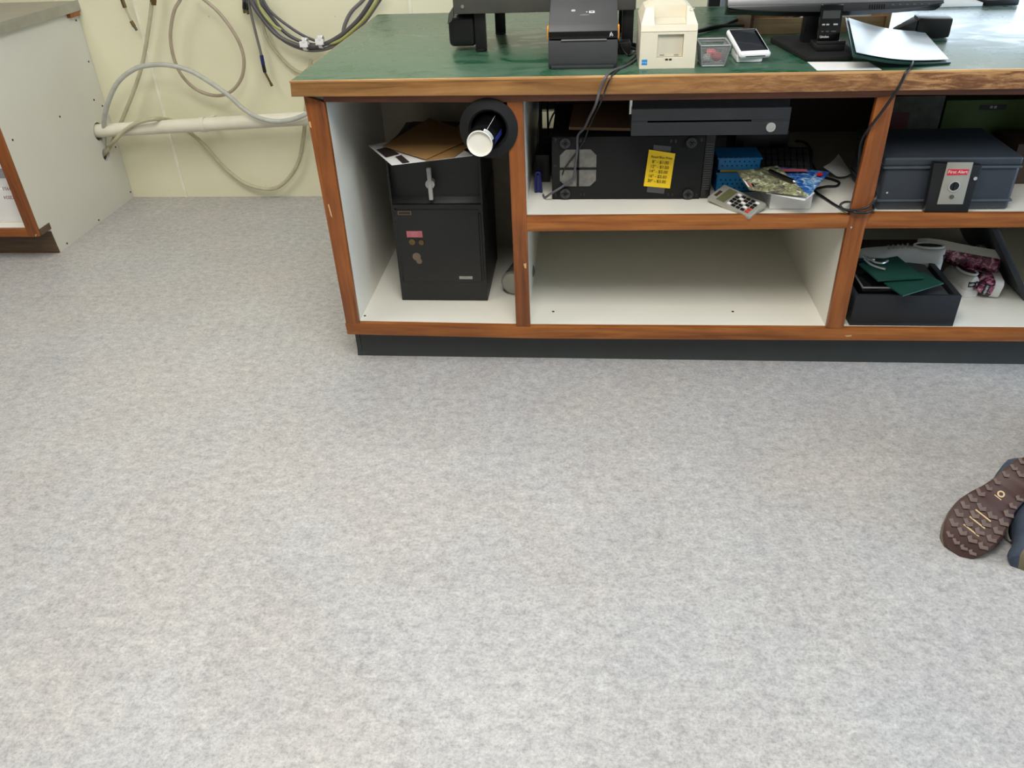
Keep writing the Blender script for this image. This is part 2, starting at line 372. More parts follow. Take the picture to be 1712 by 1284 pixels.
w1 = struct('window_1', MB().box(2.9, 5.6, 5.60, 5.66, 0.70, 0.76).box(2.9, 5.6, 5.60, 5.66, 2.34, 2.4).box(2.9, 2.96, 5.60, 5.66, 0.76, 2.34).box(4.22, 4.28, 5.60, 5.66, 0.76, 2.34).box(5.54, 5.6, 5.60, 5.66, 0.76, 2.34), WPLAST)
struct('pane', MB().box(2.96, 5.54, 5.575, 5.58, 0.76, 2.34), GLASS, w1)
w2 = struct('window_2', MB().box(5.60, 5.66, -2.6, 0.2, 0.30, 0.36).box(5.60, 5.66, -2.6, 0.2, 2.14, 2.2).box(5.60, 5.66, -2.6, -2.54, 0.36, 2.14).box(5.60, 5.66, 0.14, 0.2, 0.36, 2.14), WPLAST)
struct('pane', MB().box(5.575, 5.58, -2.54, 0.14, 0.36, 2.14), GLASS, w2)
struct('trim_1', MB().box(-1.262, -1.248, YW - 0.004, YW, 0.0, 2.75), mat('cream_batten', srgb(232, 229, 208), 0.45))
struct('trim_2', MB().box(0.0, 0.014, YW - 0.004, YW, 0.0, 2.75), bpy.data.materials['cream_batten'])
for (lx, ly, lp), wh in zip(LAMPS, ('over the waste pipe at the back left', 'over the front left floor', 'over the open floor before the counter', 'over the left end of the counter', 'over the kneeling person', 'beyond the counter by the far window')):
    t = thing('ceiling_light', 'recessed fluorescent ceiling light panel ' + wh, 'light', (lx, ly, 2.68), 'ceiling light panels')
    obj('frame', MB().box(lx - .64, lx + .64, ly - .61, ly + .61, 2.70, 2.75).box(lx - .64, lx + .64, ly - .61, ly - .585, 2.68, 2.70).box(lx - .64, lx + .64, ly + .585, ly + .61, 2.68, 2.70).box(lx - .64, lx - .61, ly - .585, ly + .585, 2.68, 2.70).box(lx + .61, lx + .64, ly - .585, ly + .585, 2.68, 2.70), WPLAST, t)
    obj('diffuser', MB().box(lx - .61, lx + .61, ly - .585, ly + .585, 2.69, 2.698), emit_mat('lamp_diffuser', (1, .96, .9, 1), 1.5), t)

# ------------------------------------------------------------------ left cabinet
cab = thing('base_cabinet', 'white sided base cabinet with wooden face frame at the left wall', 'cabinet', (XS, 0.83, 0))
def holepanel():
    # side panel with two round holes for pipe and hose, outline with toe kick notch
    b = bmesh.new()
    outer = [(0.801, 0.142), (0.869, 0.142), (0.880, 0.0), (1.570, 0.0), (1.570, 0.888), (0.801, 0.888)]
    holes = [((1.447, 0.372), 0.043), ((1.449, 0.262), 0.031)]
    edges = []
    def loop(pts):
        vs = [b.verts.new((XS, y, z)) for y, z in pts]
        for i in range(len(vs)): edges.append(b.edges.new((vs[i], vs[(i + 1) % len(vs)])))
    loop(outer)
    for (c, r) in holes: loop([(c[0] + r * math.cos(2 * math.pi * k / 28), c[1] + r * math.sin(2 * math.pi * k / 28)) for k in range(28)])
    bmesh.ops.triangle_fill(b, use_beauty=True, edges=edges)
    fs = [f for f in b.faces]
    for f in fs:
        c = f.calc_center_median()
        if any((V((c.y, c.z)) - V(h[0])).length < h[1] * 0.9 for h in holes): b.faces.remove(f)
    bmesh.ops.recalc_face_normals(b, faces=b.faces[:])
    r = bmesh.ops.extrude_face_region(b, geom=b.faces[:])
    bmesh.ops.translate(b, verts=[g for g in r['geom'] if isinstance(g, bmesh.types.BMVert)], vec=(-0.018, 0, 0))
    bmesh.ops.recalc_face_normals(b, faces=b.faces[:]); m = MB(); m.add(b); return m
obj('side_panel', holepanel(), SIDEP, cab)
yf = 0.801
Q = lambda px, py: P(px, py, 'y', yf)
# face frame: stile and rails
obj('stile', MB().box(XS - 0.045, XS + 0.001, yf - 0.02, yf, 0.115, 0.888, bev=0.0015), OAKV, cab)
obj('rail', MB().box(-2.45, XS - 0.045, yf - 0.02, yf, 0.115, 0.150, bev=0.0015), OAKH, cab)
obj('rail', MB().box(-2.45, XS - 0.045, yf - 0.02, yf, 0.84, 0.888, bev=0.0015), OAKH, cab)
obj('toe_kick', MB().box(-2.45, XS - 0.001, 0.872, 0.885, 0, 0.115).box(XS - 0.018, XS + 0.003, 0.80, 0.8745, 0.1145, 0.142), KICKW, cab)
obj('shelf', MB().box(-2.45, XS - 0.018, yf, 1.55, 0.13, 0.15), WHITE, cab)
obj('back_panel', MB().box(-2.45, XS - 0.018, 1.55, 1.565, 0.0, 0.888), WHITE, cab)
obj('chip', MB().prism([(XS + .0013, yf - 0.017, .118), (XS - .014, yf - 0.0206, .118), (XS - .010, yf - 0.0206, .128), (XS + .0013, yf - .019, .126)], (0, -0.0006, 0)), RAW, cab)
for (px, py) in [(127, 34), (148, 103), (157, 167), (171, 177), (100, 195), (21, 234), (193, 246), (218, 321), (165, 368), (112, 407)]:
    p = P(px, py, 'x', XS); obj('screw', MB().cyl((XS - .001, p.y, p.z), (XS + 0.0015, p.y, p.z), 0.0045, n=12), SCREW, cab)
ct = thing('cabinet_worktop', 'steel edged grey worktop on the white sided base cabinet', 'worktop', (-1.9, 1.1, 0.888))
obj('slab', MB().box(-2.6, XS + 0.018, 0.76, 1.571, 0.8885, 0.926), mat('grey_worktop', srgb(150, 144, 132), 0.4), ct)
obj('metal_edge', MB().box(XS + 0.018, XS + 0.021, 0.757, 1.571, 0.887, 0.930, bev=0.0008).box(-2.6, XS + 0.018, 0.757, 0.76, 0.887, 0.930), STEEL, ct)
obj('wood_block', MB().box(XS + 0.0005, XS + 0.018, 1.48, 1.56, 0.868, 0.887), OAKH, ct)
bx = thing('carton', 'white carton with upside down red stamp inside the left cabinet, lower one', 'box', (-1.87, 1.0, 0.15))
obj('body', MB().box(-2.22, -1.60, 0.86, 1.36, 0.1505, 0.300, bev=0.002), WPAPER, bx)
text('stamp', '0322024', 0.020, frame(P(19, 330, 'y', .8595), (-1, 0, 0), (0, 0, -1)), REDINK, bx)
text('stamp', '33953', 0.020, frame(P(13, 315, 'y', .8595), (-1, 0, 0), (0, 0, -1)), mat('grey_ink', srgb(120, 90, 90), .6), bx)
bx2 = thing('carton', 'plain white carton stacked on the stamped carton in the left cabinet', 'box', (-1.87, 1.0, 0.30))
obj('body', MB().box(-2.2, -1.61, 0.87, 1.36, 0.3005, 0.40, bev=0.002), WPAPER, bx2)
obj('tape', MB().box(-2.2, -1.61, 0.868, 0.8695, 0.345, 0.385), mat('grey_tape', srgb(150, 150, 158), .4), bx2)

# ------------------------------------------------------------------ pipe and hoses on the back wall
YP = 1.447
pl, pr_ = P(158, 219, 'y', YP), P(515, 198, 'y', YP)
d = (pr_ - pl).normalized()
pipe = thing('waste_pipe', 'cream painted waste pipe running along the back wall into the cabinet side', 'pipe', pl)
obj('pipe', MB().cyl(pl - d * 0.16, pl + d * 2.6, 0.031, n=28), CREAMP, pipe)
for t_ in (0.55, 1.9):
    q = pl + d * t_; obj('bracket', MB().box(q.x - .012, q.x + .012, q.y + .028, YW - .0005, q.z - .012, q.z + .012).ring(q - d * .012, d, .0305, .0345, .024), CREAMP, pipe)
def hose(name, label, cat, pts, r, m, y=1.50, ys=None, group=None, ends=()):
    """pts: sight-line points on the wall side plane y"""
    vs = []
    for i, (px, py) in enumerate(pts):
        yy = ys(i / (len(pts) - 1)) if ys else y
        vs.append(P(px, py, 'y', yy))
    t = obj(name, MB().tube(vs, r), m, loc=vs[-1]); tag(t, label, cat, group); return t, vs
sm = lambda a, b: (lambda t: a + (b - a) * t)
hose('clear_hose', 'thick clear hose arching over the waste pipe from the lower hole', 'hose',
     [(160, 262), (173, 256), (174, 235), (176, 189), (194, 142), (222, 117), (250, 109), (282, 109), (317, 118), (348, 136), (380, 158), (408, 183), (433, 197), (462, 203), (487, 200), (507, 193), (530, 180), (560, 150)], 0.0105, HOSE, ys=lambda t: 1.455 if t < .12 else 1.405 if t < .2 else 1.39)
h2, v2 = hose('clear_hose', 'thin straight yellowed hose dropping from a brass fitting into the lower hole', 'hose',
     [(255, -30), (253, 13), (247, 57), (238, 107), (224, 151), (206, 196), (194, 224), (181, 250), (165, 266)], 0.0085, HOSEC, ys=lambda t: 1.50 if t < .5 else 1.50 - (t - .5) * 0.12 if t < .9 else 1.46)
obj('fitting', MB().cyl(v2[0], P(257, 8, 'y', 1.50), 0.011).cyl(P(256, -4, 'y', 1.5), P(256, 3, 'y', 1.5), 0.015, n=6), BRASS, h2)
hose('clear_hose', 'clear hose sagging low beneath the waste pipe beside the counter', 'hose',
     [(166, 264), (180, 248), (192, 235), (209, 218), (231, 205), (257, 199), (281, 200), (300, 208), (317, 221), (342, 243), (373, 278), (405, 304), (436, 315), (462, 314), (484, 296), (500, 268), (507, 233), (510, 205), (514, 150), (520, 100)], 0.0095, HOSEC,
     ys=lambda t: 1.47 if t < .1 else (1.405 if .1 <= t < .3 else 1.53))
hose('clear_hose', 'large loop of brownish hose hanging on the back wall', 'hose',
     [(312, -25), (301, 0), (291, 19), (285, 57), (290, 95), (304, 126), (329, 150), (361, 160), (386, 153), (403, 132), (408, 104), (402, 76), (386, 47), (364, 19), (342, 0), (322, -15)], 0.0075, HOSEB, y=1.47)
hose('clear_hose', 'pale yellow hose curving behind the counter corner', 'hose',
     [(430, -20), (433, 5), (438, 32), (446, 63), (465, 91), (487, 113), (505, 122), (540, 126)], 0.0075, HOSEC, y=1.54)
def plug_cable(label, pts, r, m, plugs):
    t, vs = hose('cable', label, 'cable', pts, r, m, y=1.52, group=None)
    for (n, a, b, rr, mm) in plugs: obj(n, MB().cyl(P(a[0], a[1], 'y', 1.52), P(b[0], b[1], 'y', 1.52), rr, n=14, bev=.001), mm, t)
    return t
plug_cable('grey cable hanging down with blue collar and long brass tip', [(412, -30), (415, 0), (424, 41), (436, 88), (438, 97)], 0.006, GREYC,
    [('collar', (437, 92), (440, 108), .0085, NAVY), ('plug', (440, 108), (443, 121), .008, BLK), ('tip', (443, 121), (452, 138), .005, BRASS), ('tip', (452, 138), (455, 144), .0065, BRASS)])
plug_cable('short black cable end with brass tip, left of the pair by the long one', [(405, -30), (408, 4)], 0.007, DGREYC, [('plug', (408, 2), (408, 15), .007, BLK), ('tip', (408, 15), (409, 22), .006, BRASS)])
plug_cable('short black cable end with brass tip, right of the pair by the long one', [(411, -30), (413, 6)], 0.007, DGREYC, [('plug', (413, 4), (413, 17), .007, BLK), ('tip', (413, 17), (415, 24), .006, BRASS)])
plug_cable('short clear airline end with dark brass coupling near the left cabinet', [(200, -30), (205, 2), (211, 16), (220, 36)], 0.0055, HOSEC, [('coupling', (203, -4), (209, 13), .009, BRASS), ('tip', (219, 35), (225, 45), .008, BRASS), ('tip', (225, 45), (229, 51), .006, DSTEEL)])
bund = [(-8, -6, .0095, DGREYC, 'thickest dark cable along the bottom of the drooping bundle'), (0, 0, .0085, GREYC, 'grey cable in the middle of the drooping bundle'), (7, -9, .0075, DGREYC, 'dark cable along the upper side of the drooping bundle')]
for dx, dy, r, m, lb in bund:
    hose('cable', lb, 'cable', [(420 + dx, -25), (427 + dx, 0), (443 + dx, 32 + dy), (468 + dx, 62 + dy), (493 + dx, 77 + dy), (520 + dx, 84 + dy), (550 + dx, 80 + dy), (581 + dx, 63 + dy), (607 + dx, 39 + dy), (626 + dx, 12 + dy), (640 + dx, -20)], r, m, ys=sm(1.515 + dx * .0018, 1.44 + dx * .0015), group=None)
hose('cable', 'thin dark cable crossing above the bundle to the white clips', 'cable', [(434, -20), (440, 0), (455, 22), (487, 47), (510, 61), (530, 69), (545, 73)], 0.006, DGREYC, y=1.49)
hose('cable', 'yellow green cable on the right half of the drooping bundle', 'cable', [(545, 73), (560, 71), (575, 63), (597, 44), (613, 27), (628, 5), (640, -20)], 0.0065, YGC, ys=sm(1.46, 1.40))
hose('cable', 'yellow green cable on the left half of the drooping bundle', 'cable', [(425, -25), (432, 5), (440, 22), (455, 40), (470, 50)], 0.0055, YGC, y=1.475)
hose('cable', 'grey cable rising steeply behind the counter corner', 'cable', [(618, -20), (607, 0), (588, 19), (577, 40), (573, 58), (568, 75)], 0.0085, GREYC, y=1.53)
for i, (px, py, lb) in enumerate([(511, 72, 'white cable clip on the bundle, left one'), (537, 68, 'white cable clip on the bundle, right one')]):
    p = P(px, py, 'y', 1.455); t = thing('cable_clip', lb, 'clip', p)
    obj('band', MB().ring(p + V((-.008, 0, -.004)), (1, 0, -.1), .022, .027, .016, n=18), WPLAST, t)
    obj('buckle', MB().box(p.x - .018, p.x + .018, p.y - .034, p.y - .024, p.z - .012, p.z + .012, bev=.002).box(p.x - .004, p.x + .010, p.y - .036, p.y - .03, p.z + .008, p.z + .028, bev=.001), WPLAST, t)

# ------------------------------------------------------------------ the counter
X0, X1, X2, X3, X4, X5, XE = 0.0, 0.0556, 0.5706, 0.6161, 1.5472, 1.5983, 2.66
ZB0, ZB1, ZM0, ZM1, ZT0, ZC0, ZC1 = 0.1021, 0.1413, 0.4728, 0.5136, 0.8447, 0.8686, 0.914
YB = 0.835
cab = thing('counter_cabinet', 'long counter base with stained wood face frame and white shelves', 'counter', (1.2, 0.4, 0))
F = lambda px, py: P(px, py, 'y', 0.0)
def member(name, pts, m):
    obj(name, MB().prism([F(*p) for p in pts], (0, 0.019, 0), bev=0.0012), m, cab)
zt = ZC0 + 0.0
up = lambda px, py: (lambda p: V((p.x, 0, zt)))(F(px, py))
# stiles traced on the frame's front plane
def member3(name, pts, m): obj(name, MB().prism(pts, (0, 0.019, 0), bev=0.0012), m, cab)
member3('stile', [F(578.5, 541), F(600, 541), F(541.6, 171), V((X0 + .001, 0, zt)), ], OAKV)
member3('stile', [F(863, 545.5), F(886.5, 546.5), F(881, 387), F(880.5, 363), F(874, 170), F(847.5, 171)], OAKV)
member3('stile', [F(1382, 548.5), F(1410, 549.5), F(1446, 382), F(1456, 356), F(1498, 159), F(1467, 163), F(1421, 360), F(1416, 382)], OAKV)
member3('stile', [V((2.50, 0, ZB1)), V((2.555, 0, ZB1)), V((2.555, 0, ZT0)), V((2.50, 0, ZT0))], OAKV)
rb = [F(581, 559), F(900, 566), F(1390, 569), F(1712, 571), V((XE, 0, ZB0))]
rt = [V((XE, 0, ZB1)), F(1712, 552), F(1410, 549.5), F(886, 546.5), F(600, 541), F(577, 541)]
member3('rail', rb + rt, OAKH)
member3('rail', [F(881, 387), F(1416, 382), F(1421, 359.5), F(880.5, 363)], OAKH)
member3('rail', [F(1446, 382), F(1712, 380.5), V((2.5, 0, ZM0)), V((2.5, 0, ZM1)), F(1712, 357.5), F(1456, 357)], OAKH)
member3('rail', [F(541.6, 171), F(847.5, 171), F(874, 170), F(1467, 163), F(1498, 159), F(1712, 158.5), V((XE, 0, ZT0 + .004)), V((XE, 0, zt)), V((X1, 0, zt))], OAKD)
# carcass
obj('side_panel', MB().box(X0 + .004, X1 - 0.003, 0.0192, YB + .16, ZB0 + .002, ZC0 - .0002), WHITE, cab)
obj('divider', MB().box(X2 + .012, X3 - .006, 0.0192, YB, ZB1 - .002, ZC0 - .0002), WHITE, cab)
obj('divider', MB().box(X4, X5, 0.0192, YB, ZB1 - .002, ZM1 - .021), WHITE, cab)
obj('end_panel', MB().box(XE - .02, XE, 0.0192, YB + .16, ZB0, ZC0 - .0002), WHITE, cab)
obj('bottom_shelf', MB().box(X1 - .003, XE - .02, 0.0192, YB + .02, ZB1 - .021, ZB1 - .002), WHITE, cab)
obj('upper_shelf', MB().box(X3 - .006, XE - .02, 0.0192, YB, ZM1 - .020, ZM1 - .001), WHITE, cab)
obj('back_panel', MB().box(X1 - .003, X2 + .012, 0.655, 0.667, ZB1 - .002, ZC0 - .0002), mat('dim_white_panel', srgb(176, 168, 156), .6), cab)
hx0, hx1, hz0, hz1 = 0.622, 0.690, 0.535, 0.607
obj('back_panel', MB().box(X3 - .006, X3 + .006, YB, YB + .012, ZB1, ZC0 - .0002).box(hx1, XE - .02, YB, YB + .012, ZB1, ZC0 - .0002).box(X3 + .006, hx1, YB, YB + .012, ZB1, hz0).box(X3 + .006, hx1, YB, YB + .012, hz1, ZC0 - .0002), INBROWN, cab)
# kick board with a vinyl cove foot
prof = [(0.0426, 0.0), (0.036, 0.0), (0.0365, 0.003), (0.040, 0.010), (0.0426, 0.022), (0.0426, ZB0 + .001), (0.052, ZB0 + .001), (0.052, 0)]
obj('toe_kick', MB().prism([(0.023, y, z) for y, z in prof], (XE - .05, 0, 0)).prism([(x - 0.0426 + .029, 0.0395, z) for x, z in prof], (0, 0.75, 0)), COVE, cab)
# wear marks, screws
for (px, py) in [(610, 528), (925, 521), (1225, 521)]:
    p = P(px, py, 'z', ZB1 - .002); obj('screw', MB().cyl(p - V((0, 0, .001)), p + V((0, 0, .0009)), 0.0042, n=12), SCREW, cab)
for (px, py) in [(1483, 322), (1423, 380)]:
    p = F(px, py); obj('nail', MB().cyl(p + V((0, .001, 0)), p - V((0, .0012, 0)), 0.0028, n=10), CHROME, cab)
for pts in ([(875, 441), (880, 440), (880, 449), (877, 448)], [(1412, 561), (1424, 560), (1423, 562.5), (1416, 563)], [(548, 342), (550, 341), (556, 364), (553, 361)], [(516, 204), (519, 203), (521, 214), (518, 212)]):
    obj('wood_chip', MB().prism([F(*q) - V((0, .0004, 0)) for q in pts], (0, .0006, 0)), RAW, cab)

top = thing('countertop', 'green laminate countertop with worn wooden front edge', 'countertop', (1.2, 0.4, ZC0))
XL = -0.0234; YF = -0.025; YBK = 1.068
obj('laminate', MB().box(XL + .004, XE + .03, YF + .006, YBK, ZC1 - .003, ZC1, bev=.0004), LAM, top)
obj('core', MB().box(XL + .019, XE + .03, YF + .019, YBK, ZC0 + .0, ZC1 - .003), INBROWN, top)
e0, e1 = [P(px, py, 'y', YF) for px, py in [(487, 162), (860, 159.5), (1240, 156), (1712, 148.5)]], [P(px, py, 'y', YF) for px, py in [(1712, 117.5), (1160, 124.5), (889, 129), (721, 131), (484, 133)]]
cl = lambda p: V((p.x, YF, max(min(p.z, ZC1 + .0002), ZC0 - .004)))
obj('front_edge', MB().prism([cl(p) for p in e0] + [V((XE + .03, YF, ZC0 - .001)), V((XE + .03, YF, ZC1 - .0006))] + [V((p.x, YF, ZC1 - .0006)) for p in e1], (0, .019, 0), bev=.002), EDGE, top)
obj('side_edge', MB().box(XL, XL + .019, YF + .019, YBK, ZC0, ZC1 - .0006, bev=.0015), EDGE, top)
obj('edge_bead', MB().box(XL, XE + .03, YF - .0006, YF + .006, ZC1 - .006, ZC1 + .0001, bev=.0015), EDGEL, top)

# ------------------------------------------------------------------ left bay: safe, papers, cups
ZS = ZB1 - .002
sf = thing('drop_safe', 'black drop safe with keyed door standing in the left bay', 'safe', (0.31, 0.35, ZS))
sx0, sx1, sy0, sy1, sz1 = 0.165, 0.463, 0.176, 0.52, 0.652
obj('body', MB().box(sx0, sx1, sy0, sy1, ZS + .0005, 0.484, bev=.003), SAFE, sf)
hp = MB().prism([(sx0 + .003, sy0 + .012, .484), (sx0 + .003, sy0 + .03, .50), (sx0 + .003, sy0 + .010, sz1), (sx0 + .003, sy1, sz1), (sx0 + .003, sy1, .484)], (sx1 - sx0 - .006, 0, 0), bev=.002)
obj('hopper', hp, SAFE, sf)
obj('side_cheek', MB().prism([(sx0, sy0 + .002, .484), (sx0, sy0 + .004, sz1), (sx0, sy0 + .06, sz1), (sx0, sy0 + .06, .484)], (.006, 0, 0)), SAFE, sf)
obj('side_cheek', MB().prism([(sx1 - .006, sy0 + .002, .484), (sx1 - .006, sy0 + .004, sz1), (sx1 - .006, sy0 + .06, sz1), (sx1 - .006, sy0 + .06, .484)], (.006, 0, 0)), SAFE, sf)
dr = obj('door', MB().box(0.181, 0.447, sy0 - .004, sy0 + .002, 0.213, 0.468, bev=.0015), SAFE, sf)
obj('door_gap', MB().box(0.176, 0.181, sy0 - .0006, sy0 + .001, 0.209, 0.472).box(0.176, 0.452, sy0 - .0006, sy0 + .001, 0.468, 0.472), BLKG, sf)
obj('hinge', MB().cyl((0.4525, sy0 - .004, .225), (0.4525, sy0 - .004, .455), .0035, n=10), SAFE, sf)
hd = MB(); hy = sy0 - .008
hd.cyl((0.302, sy0 + .02, .555), (0.302, hy, .555), .011, n=20).cyl((0.302, hy + .004, .555), (0.302, hy - .006, .555), .0145, n=24)
hd.box(.2955, .3085, hy - .009, hy + .004, .505, .607, bev=.002)
obj('handle', hd, mat('grey_cast_handle', srgb(172, 172, 170), .45), sf)
yd = sy0 - .0042
pl_ = obj('name_plate', MB().box(.187, .230, yd - .001, yd + .001, .452, .464), mat('gold_plate', srgb(140, 128, 100), .35, .7), dr)
obj('plate_face', MB().box(.189, .228, yd - .0016, yd, .4535, .4625), mat('dark_brass_face', srgb(52, 44, 34), .4, .3), pl_)
pr2 = obj('warning_label', MB().box(.208, .260, yd - .0008, yd + .001, .374, .396), FRED, dr)
for k, zz in enumerate((.391, .385, .379)): text('lettering', ['WARNING', 'SAFE IS LOCKED', 'NO CASH'][k] if False else '- - - - - -', .006, frame((.234, yd - .0012, zz), (1, 0, 0), (0, 0, 1)), WINK, pr2)
obj('lock', MB().ring((.224, yd, .358), (0, -1, 0), .005, .0105, .003, n=24).cyl((.224, yd, .358), (.224, yd - .0015, .358), .005), BRASS, dr)
obj('lock', MB().ring((.254, yd, .356), (0, -1, 0), .004, .0085, .003, n=24).box(.252, .256, yd - .004, yd, .350, .362), BRASS, dr)
obj('scuff', MB().cyl((.233, yd + .0012, .305), (.233, yd - .0003, .305), .014, n=16).cyl((.240, yd + .0012, .289), (.240, yd - .0004, .289), .010, n=14), DUST, dr)
s2 = obj('serial_plate', MB().box(.371, .416, yd - .0008, yd + .001, .224, .2345), STEEL, dr)
text('lettering', 'I I I I I I', .005, frame((.393, yd - .0012, .2315), (1, 0, 0), (0, 0, 1)), INK, s2)

def sheet(name, label, cat, pts, z, m, th=.0012, curl=0.0, ax='z', dz=(0, 0, 0, 0)):
    q = [P(px, py, ax, z + dz[i]) for i, (px, py) in enumerate(pts)]
    def fn(u, v):
        a = q[0].lerp(q[1], u); b = q[3].lerp(q[2], u); p = a.lerp(b, v)
        return p + V((0, 0, curl * math.sin(math.pi * u) * math.sin(math.pi * v)))
    o = obj(name, MB().grid(fn, 10, 10, th), m, loc=(q[0] + q[2]) / 2); tag(o, label, cat); return o
fd = sheet('document_folder', 'dark folder lying at the back of the pile on the safe', 'folder', [(648, 240), (760, 240), (800, 203), (690, 203)], .656, mat('dark_maroon_folder', srgb(46, 22, 26), .5), .002)
wp = sheet('paper_sheet', 'white printed sheet with dark blocks sticking out under the envelope', 'paper', [(616, 243), (655, 276), (790, 260), (730, 222)], .661, WPAPER, .001)
# dark print blocks on that sheet
for pts in ([(629, 250), (647, 246), (668, 257), (645, 263)], [(661, 262), (671, 259), (685, 271), (673, 273)]):
    q = [P(a, b, 'z', .6628) for a, b in pts]; obj('print', MB().prism([x for x in q], (0, 0, .0002)), mat('print_brown', srgb(48, 40, 38), .6), wp)
en = sheet('manila_envelope', 'open manila envelope on top of the papers on the safe', 'envelope', [(640, 244), (712, 266), (800, 226), (718, 197)], .668, MANILA, .0016, .006)
ef = sheet('manila_envelope', 'second manila envelope showing at the right under the top one', 'envelope', [(712, 268), (760, 262), (792, 238), (770, 205)], .664, MANILA, .0012)

cp = thing('cup_dispenser', 'black round cup dispenser mounted under the countertop', 'dispenser', (0.514, -.012, .773))
obj('collar', MB().lathe([(.054, -.012), (.078, -.010), (.082, -.004), (.082, .002), (.056, .010), (.050, .004), (.054, -.012)], (.516, -.004, .773), (0, -1, 0), 48), BLKM, cp)
obj('tube', MB().ring((.516, .0, .773), (0, 1, 0), .050, .054, .30), BLKM, cp)
obj('bracket', MB().box(.49, .542, .03, .27, .82, .8680, bev=.002), BLKM, cp)
cps = []
cu = thing('paper_cup', 'black paper cup with white bottom poking out of the dispenser', 'cup', (0.507, -.10, .75))
cdir = V((-.10, -1, -.05)).normalized(); c0 = V((.514, .02, .768)); L = .125
obj('sleeve', MB().lathe([(.042, -.02), (.0350, L), (.0340, L + .001)], c0, cdir, 40), BLKG, cu)
obj('bottom', MB().lathe([(.0350, L - .0025), (.0358, L), (.0350, L + .0025), (.0330, L + .0022), (.0325, L - .004), (0, L - .004)], c0, cdir, 40), mat('ivory_cup_bottom', srgb(235, 232, 220), .5, var=.02), cu)
# barcode label wrapped on the sleeve
qz = cdir.to_track_quat('Z', 'Y')
def arc(a0, a1, z0, z1, m, name, parent, off=.0006):
    def fn(u, v):
        a = a0 + (a1 - a0) * u; z = z0 + (z1 - z0) * v; r = .042 + (.0350 - .042) * ((z + .02) / (L + .02)) + off
        return c0 + qz @ V((r * math.cos(a), r * math.sin(a), z))
    return obj(name, MB().grid(fn, 12, 2, .0004), m, parent)
import itertools
best = None
for k in range(36):
    a = k * math.pi / 18; p = c0 + qz @ V((.04 * math.cos(a), .04 * math.sin(a), L)); 
    s_ = (p - c0).dot(_r) * .75 + (p - c0).dot(_u) * .66
    if best is None or s_ > best[0]: best = (s_, a)
A0 = best[1]
lb = arc(A0 - .45, A0 + .55, L - .018, L - .004, WPAPER, 'barcode_label', cu)
for k in range(11): arc(A0 - .38 + k * .08, A0 - .38 + k * .08 + .03, L - .014, L - .006, BLK, 'bar', lb, .0012)
arc(A0 - 1.0, A0 - .55, .02, L - .03, mat('blue_print', srgb(36, 42, 110), .3), 'blue_stripe', cu)
arc(A0 + .35, A0 + .37, .0, L - .02, WPAPER, 'seam', cu)

cn = thing('tin_can', 'grey tin lying on its side behind the safe and the post', 'can', (.565, .36, ZS + .045))
obj('body', MB().cyl((.548, .22, ZS + .0455), (.575, .33, ZS + .0455), .044, n=36, bev=.002), mat('grey_tin', srgb(120, 120, 112), .4, .4), cn)
obj('end', MB().cyl((.5478, .219, ZS + .0455), (.5474, .2175, ZS + .0455), .038, n=36), mat('grey_tin_end', srgb(150, 150, 140), .4, .3), cn)

# ------------------------------------------------------------------ middle upper bay
ZU = ZM1 - .001
pc = thing('computer_tower', 'black computer tower lying on its side with taped yellow note', 'computer', (.92, .3, ZU))
px0, px1, py0, pz1 = .686, 1.137, .14, .706
obj('case', MB().box(px0, px1, py0, .53, ZU + .0005, pz1, bev=.004), BLKM, pc)
gr = obj('front_bezel', MB().box(px1 + .0005, px1 + .03, py0 + .004, .52, ZU + .0005, pz1 + .002, bev=.005), BLK, pc)
for k in range(20): 
    z = ZU + .03 + k * .0072; obj('grille_slot', MB().box(px1 + .005, px1 + .024, py0 + .0025, py0 + .004, z, z + .0028), mat('grille_grey', srgb(66, 68, 68), .5) if k == 0 else bpy.data.materials['grille_grey'], gr)
for (px, py) in [(945, 239), (945, 323), (1156, 238), (1150, 324)]:
    p = P(px, py, 'y', py0); ft = obj('rubber_foot', MB().ring(p + V((0, .001, 0)), (0, -1, 0), .007, .0155, .008, n=28).cyl(p + V((0, .001, 0)), p + V((0, -.004, 0)), .0068), CHARD, pc)
    obj('cross', MB().box(p.x - .0115, p.x + .0115, p.y - .0085, p.y - .0045, p.z - .0018, p.z + .0018).box(p.x - .0018, p.x + .0018, p.y - .0085, p.y - .0045, p.z - .0115, p.z + .0115), BLKG, ft)
# psu vent: recessed grille with a cross
a, b_ = P(936, 250, 'y', py0), P(996, 311, 'y', py0)
vx0, vx1, vz0, vz1 = a.x, b_.x, b_.z, a.z; cc = .018
oct_ = [(vx0 + cc, vz0), (vx1 - cc, vz0), (vx1, vz0 + cc), (vx1, vz1 - cc), (vx1 - cc, vz1), (vx0 + cc, vz1), (vx0, vz1 - cc), (vx0, vz0 + cc)]
vt = obj('fan_vent', MB().prism([(x, py0 - .0015, z) for x, z in oct_], (0, .002, 0)), mat('fan_mesh_grey', srgb(112, 110, 104), .5, .2, var=.25, scale=60), pc)
mx, mz = (vx0 + vx1) / 2, (vz0 + vz1) / 2 - .001
obj('cross_bar', MB().box(mx - .0035, mx + .0035, py0 - .004, py0 - .001, vz0, vz1).box(vx0, vx1, py0 - .004, py0 - .001, mz - .003, mz + .003), BLKM, vt)
for (px, py) in [(929, 234), (928, 277), (929, 325), (971, 235), (977, 235), (971, 325), (977, 325), (1122, 236), (1130, 236), (1117, 325), (1124, 325), (1173, 234), (1164, 326)]:
    p = P(px, py, 'y', py0); w_ = .0028; obj('slot', MB().box(p.x - w_, p.x + w_, py0 - .0006, py0 + .001, p.z - .005, p.z + .005), BLKG, pc)
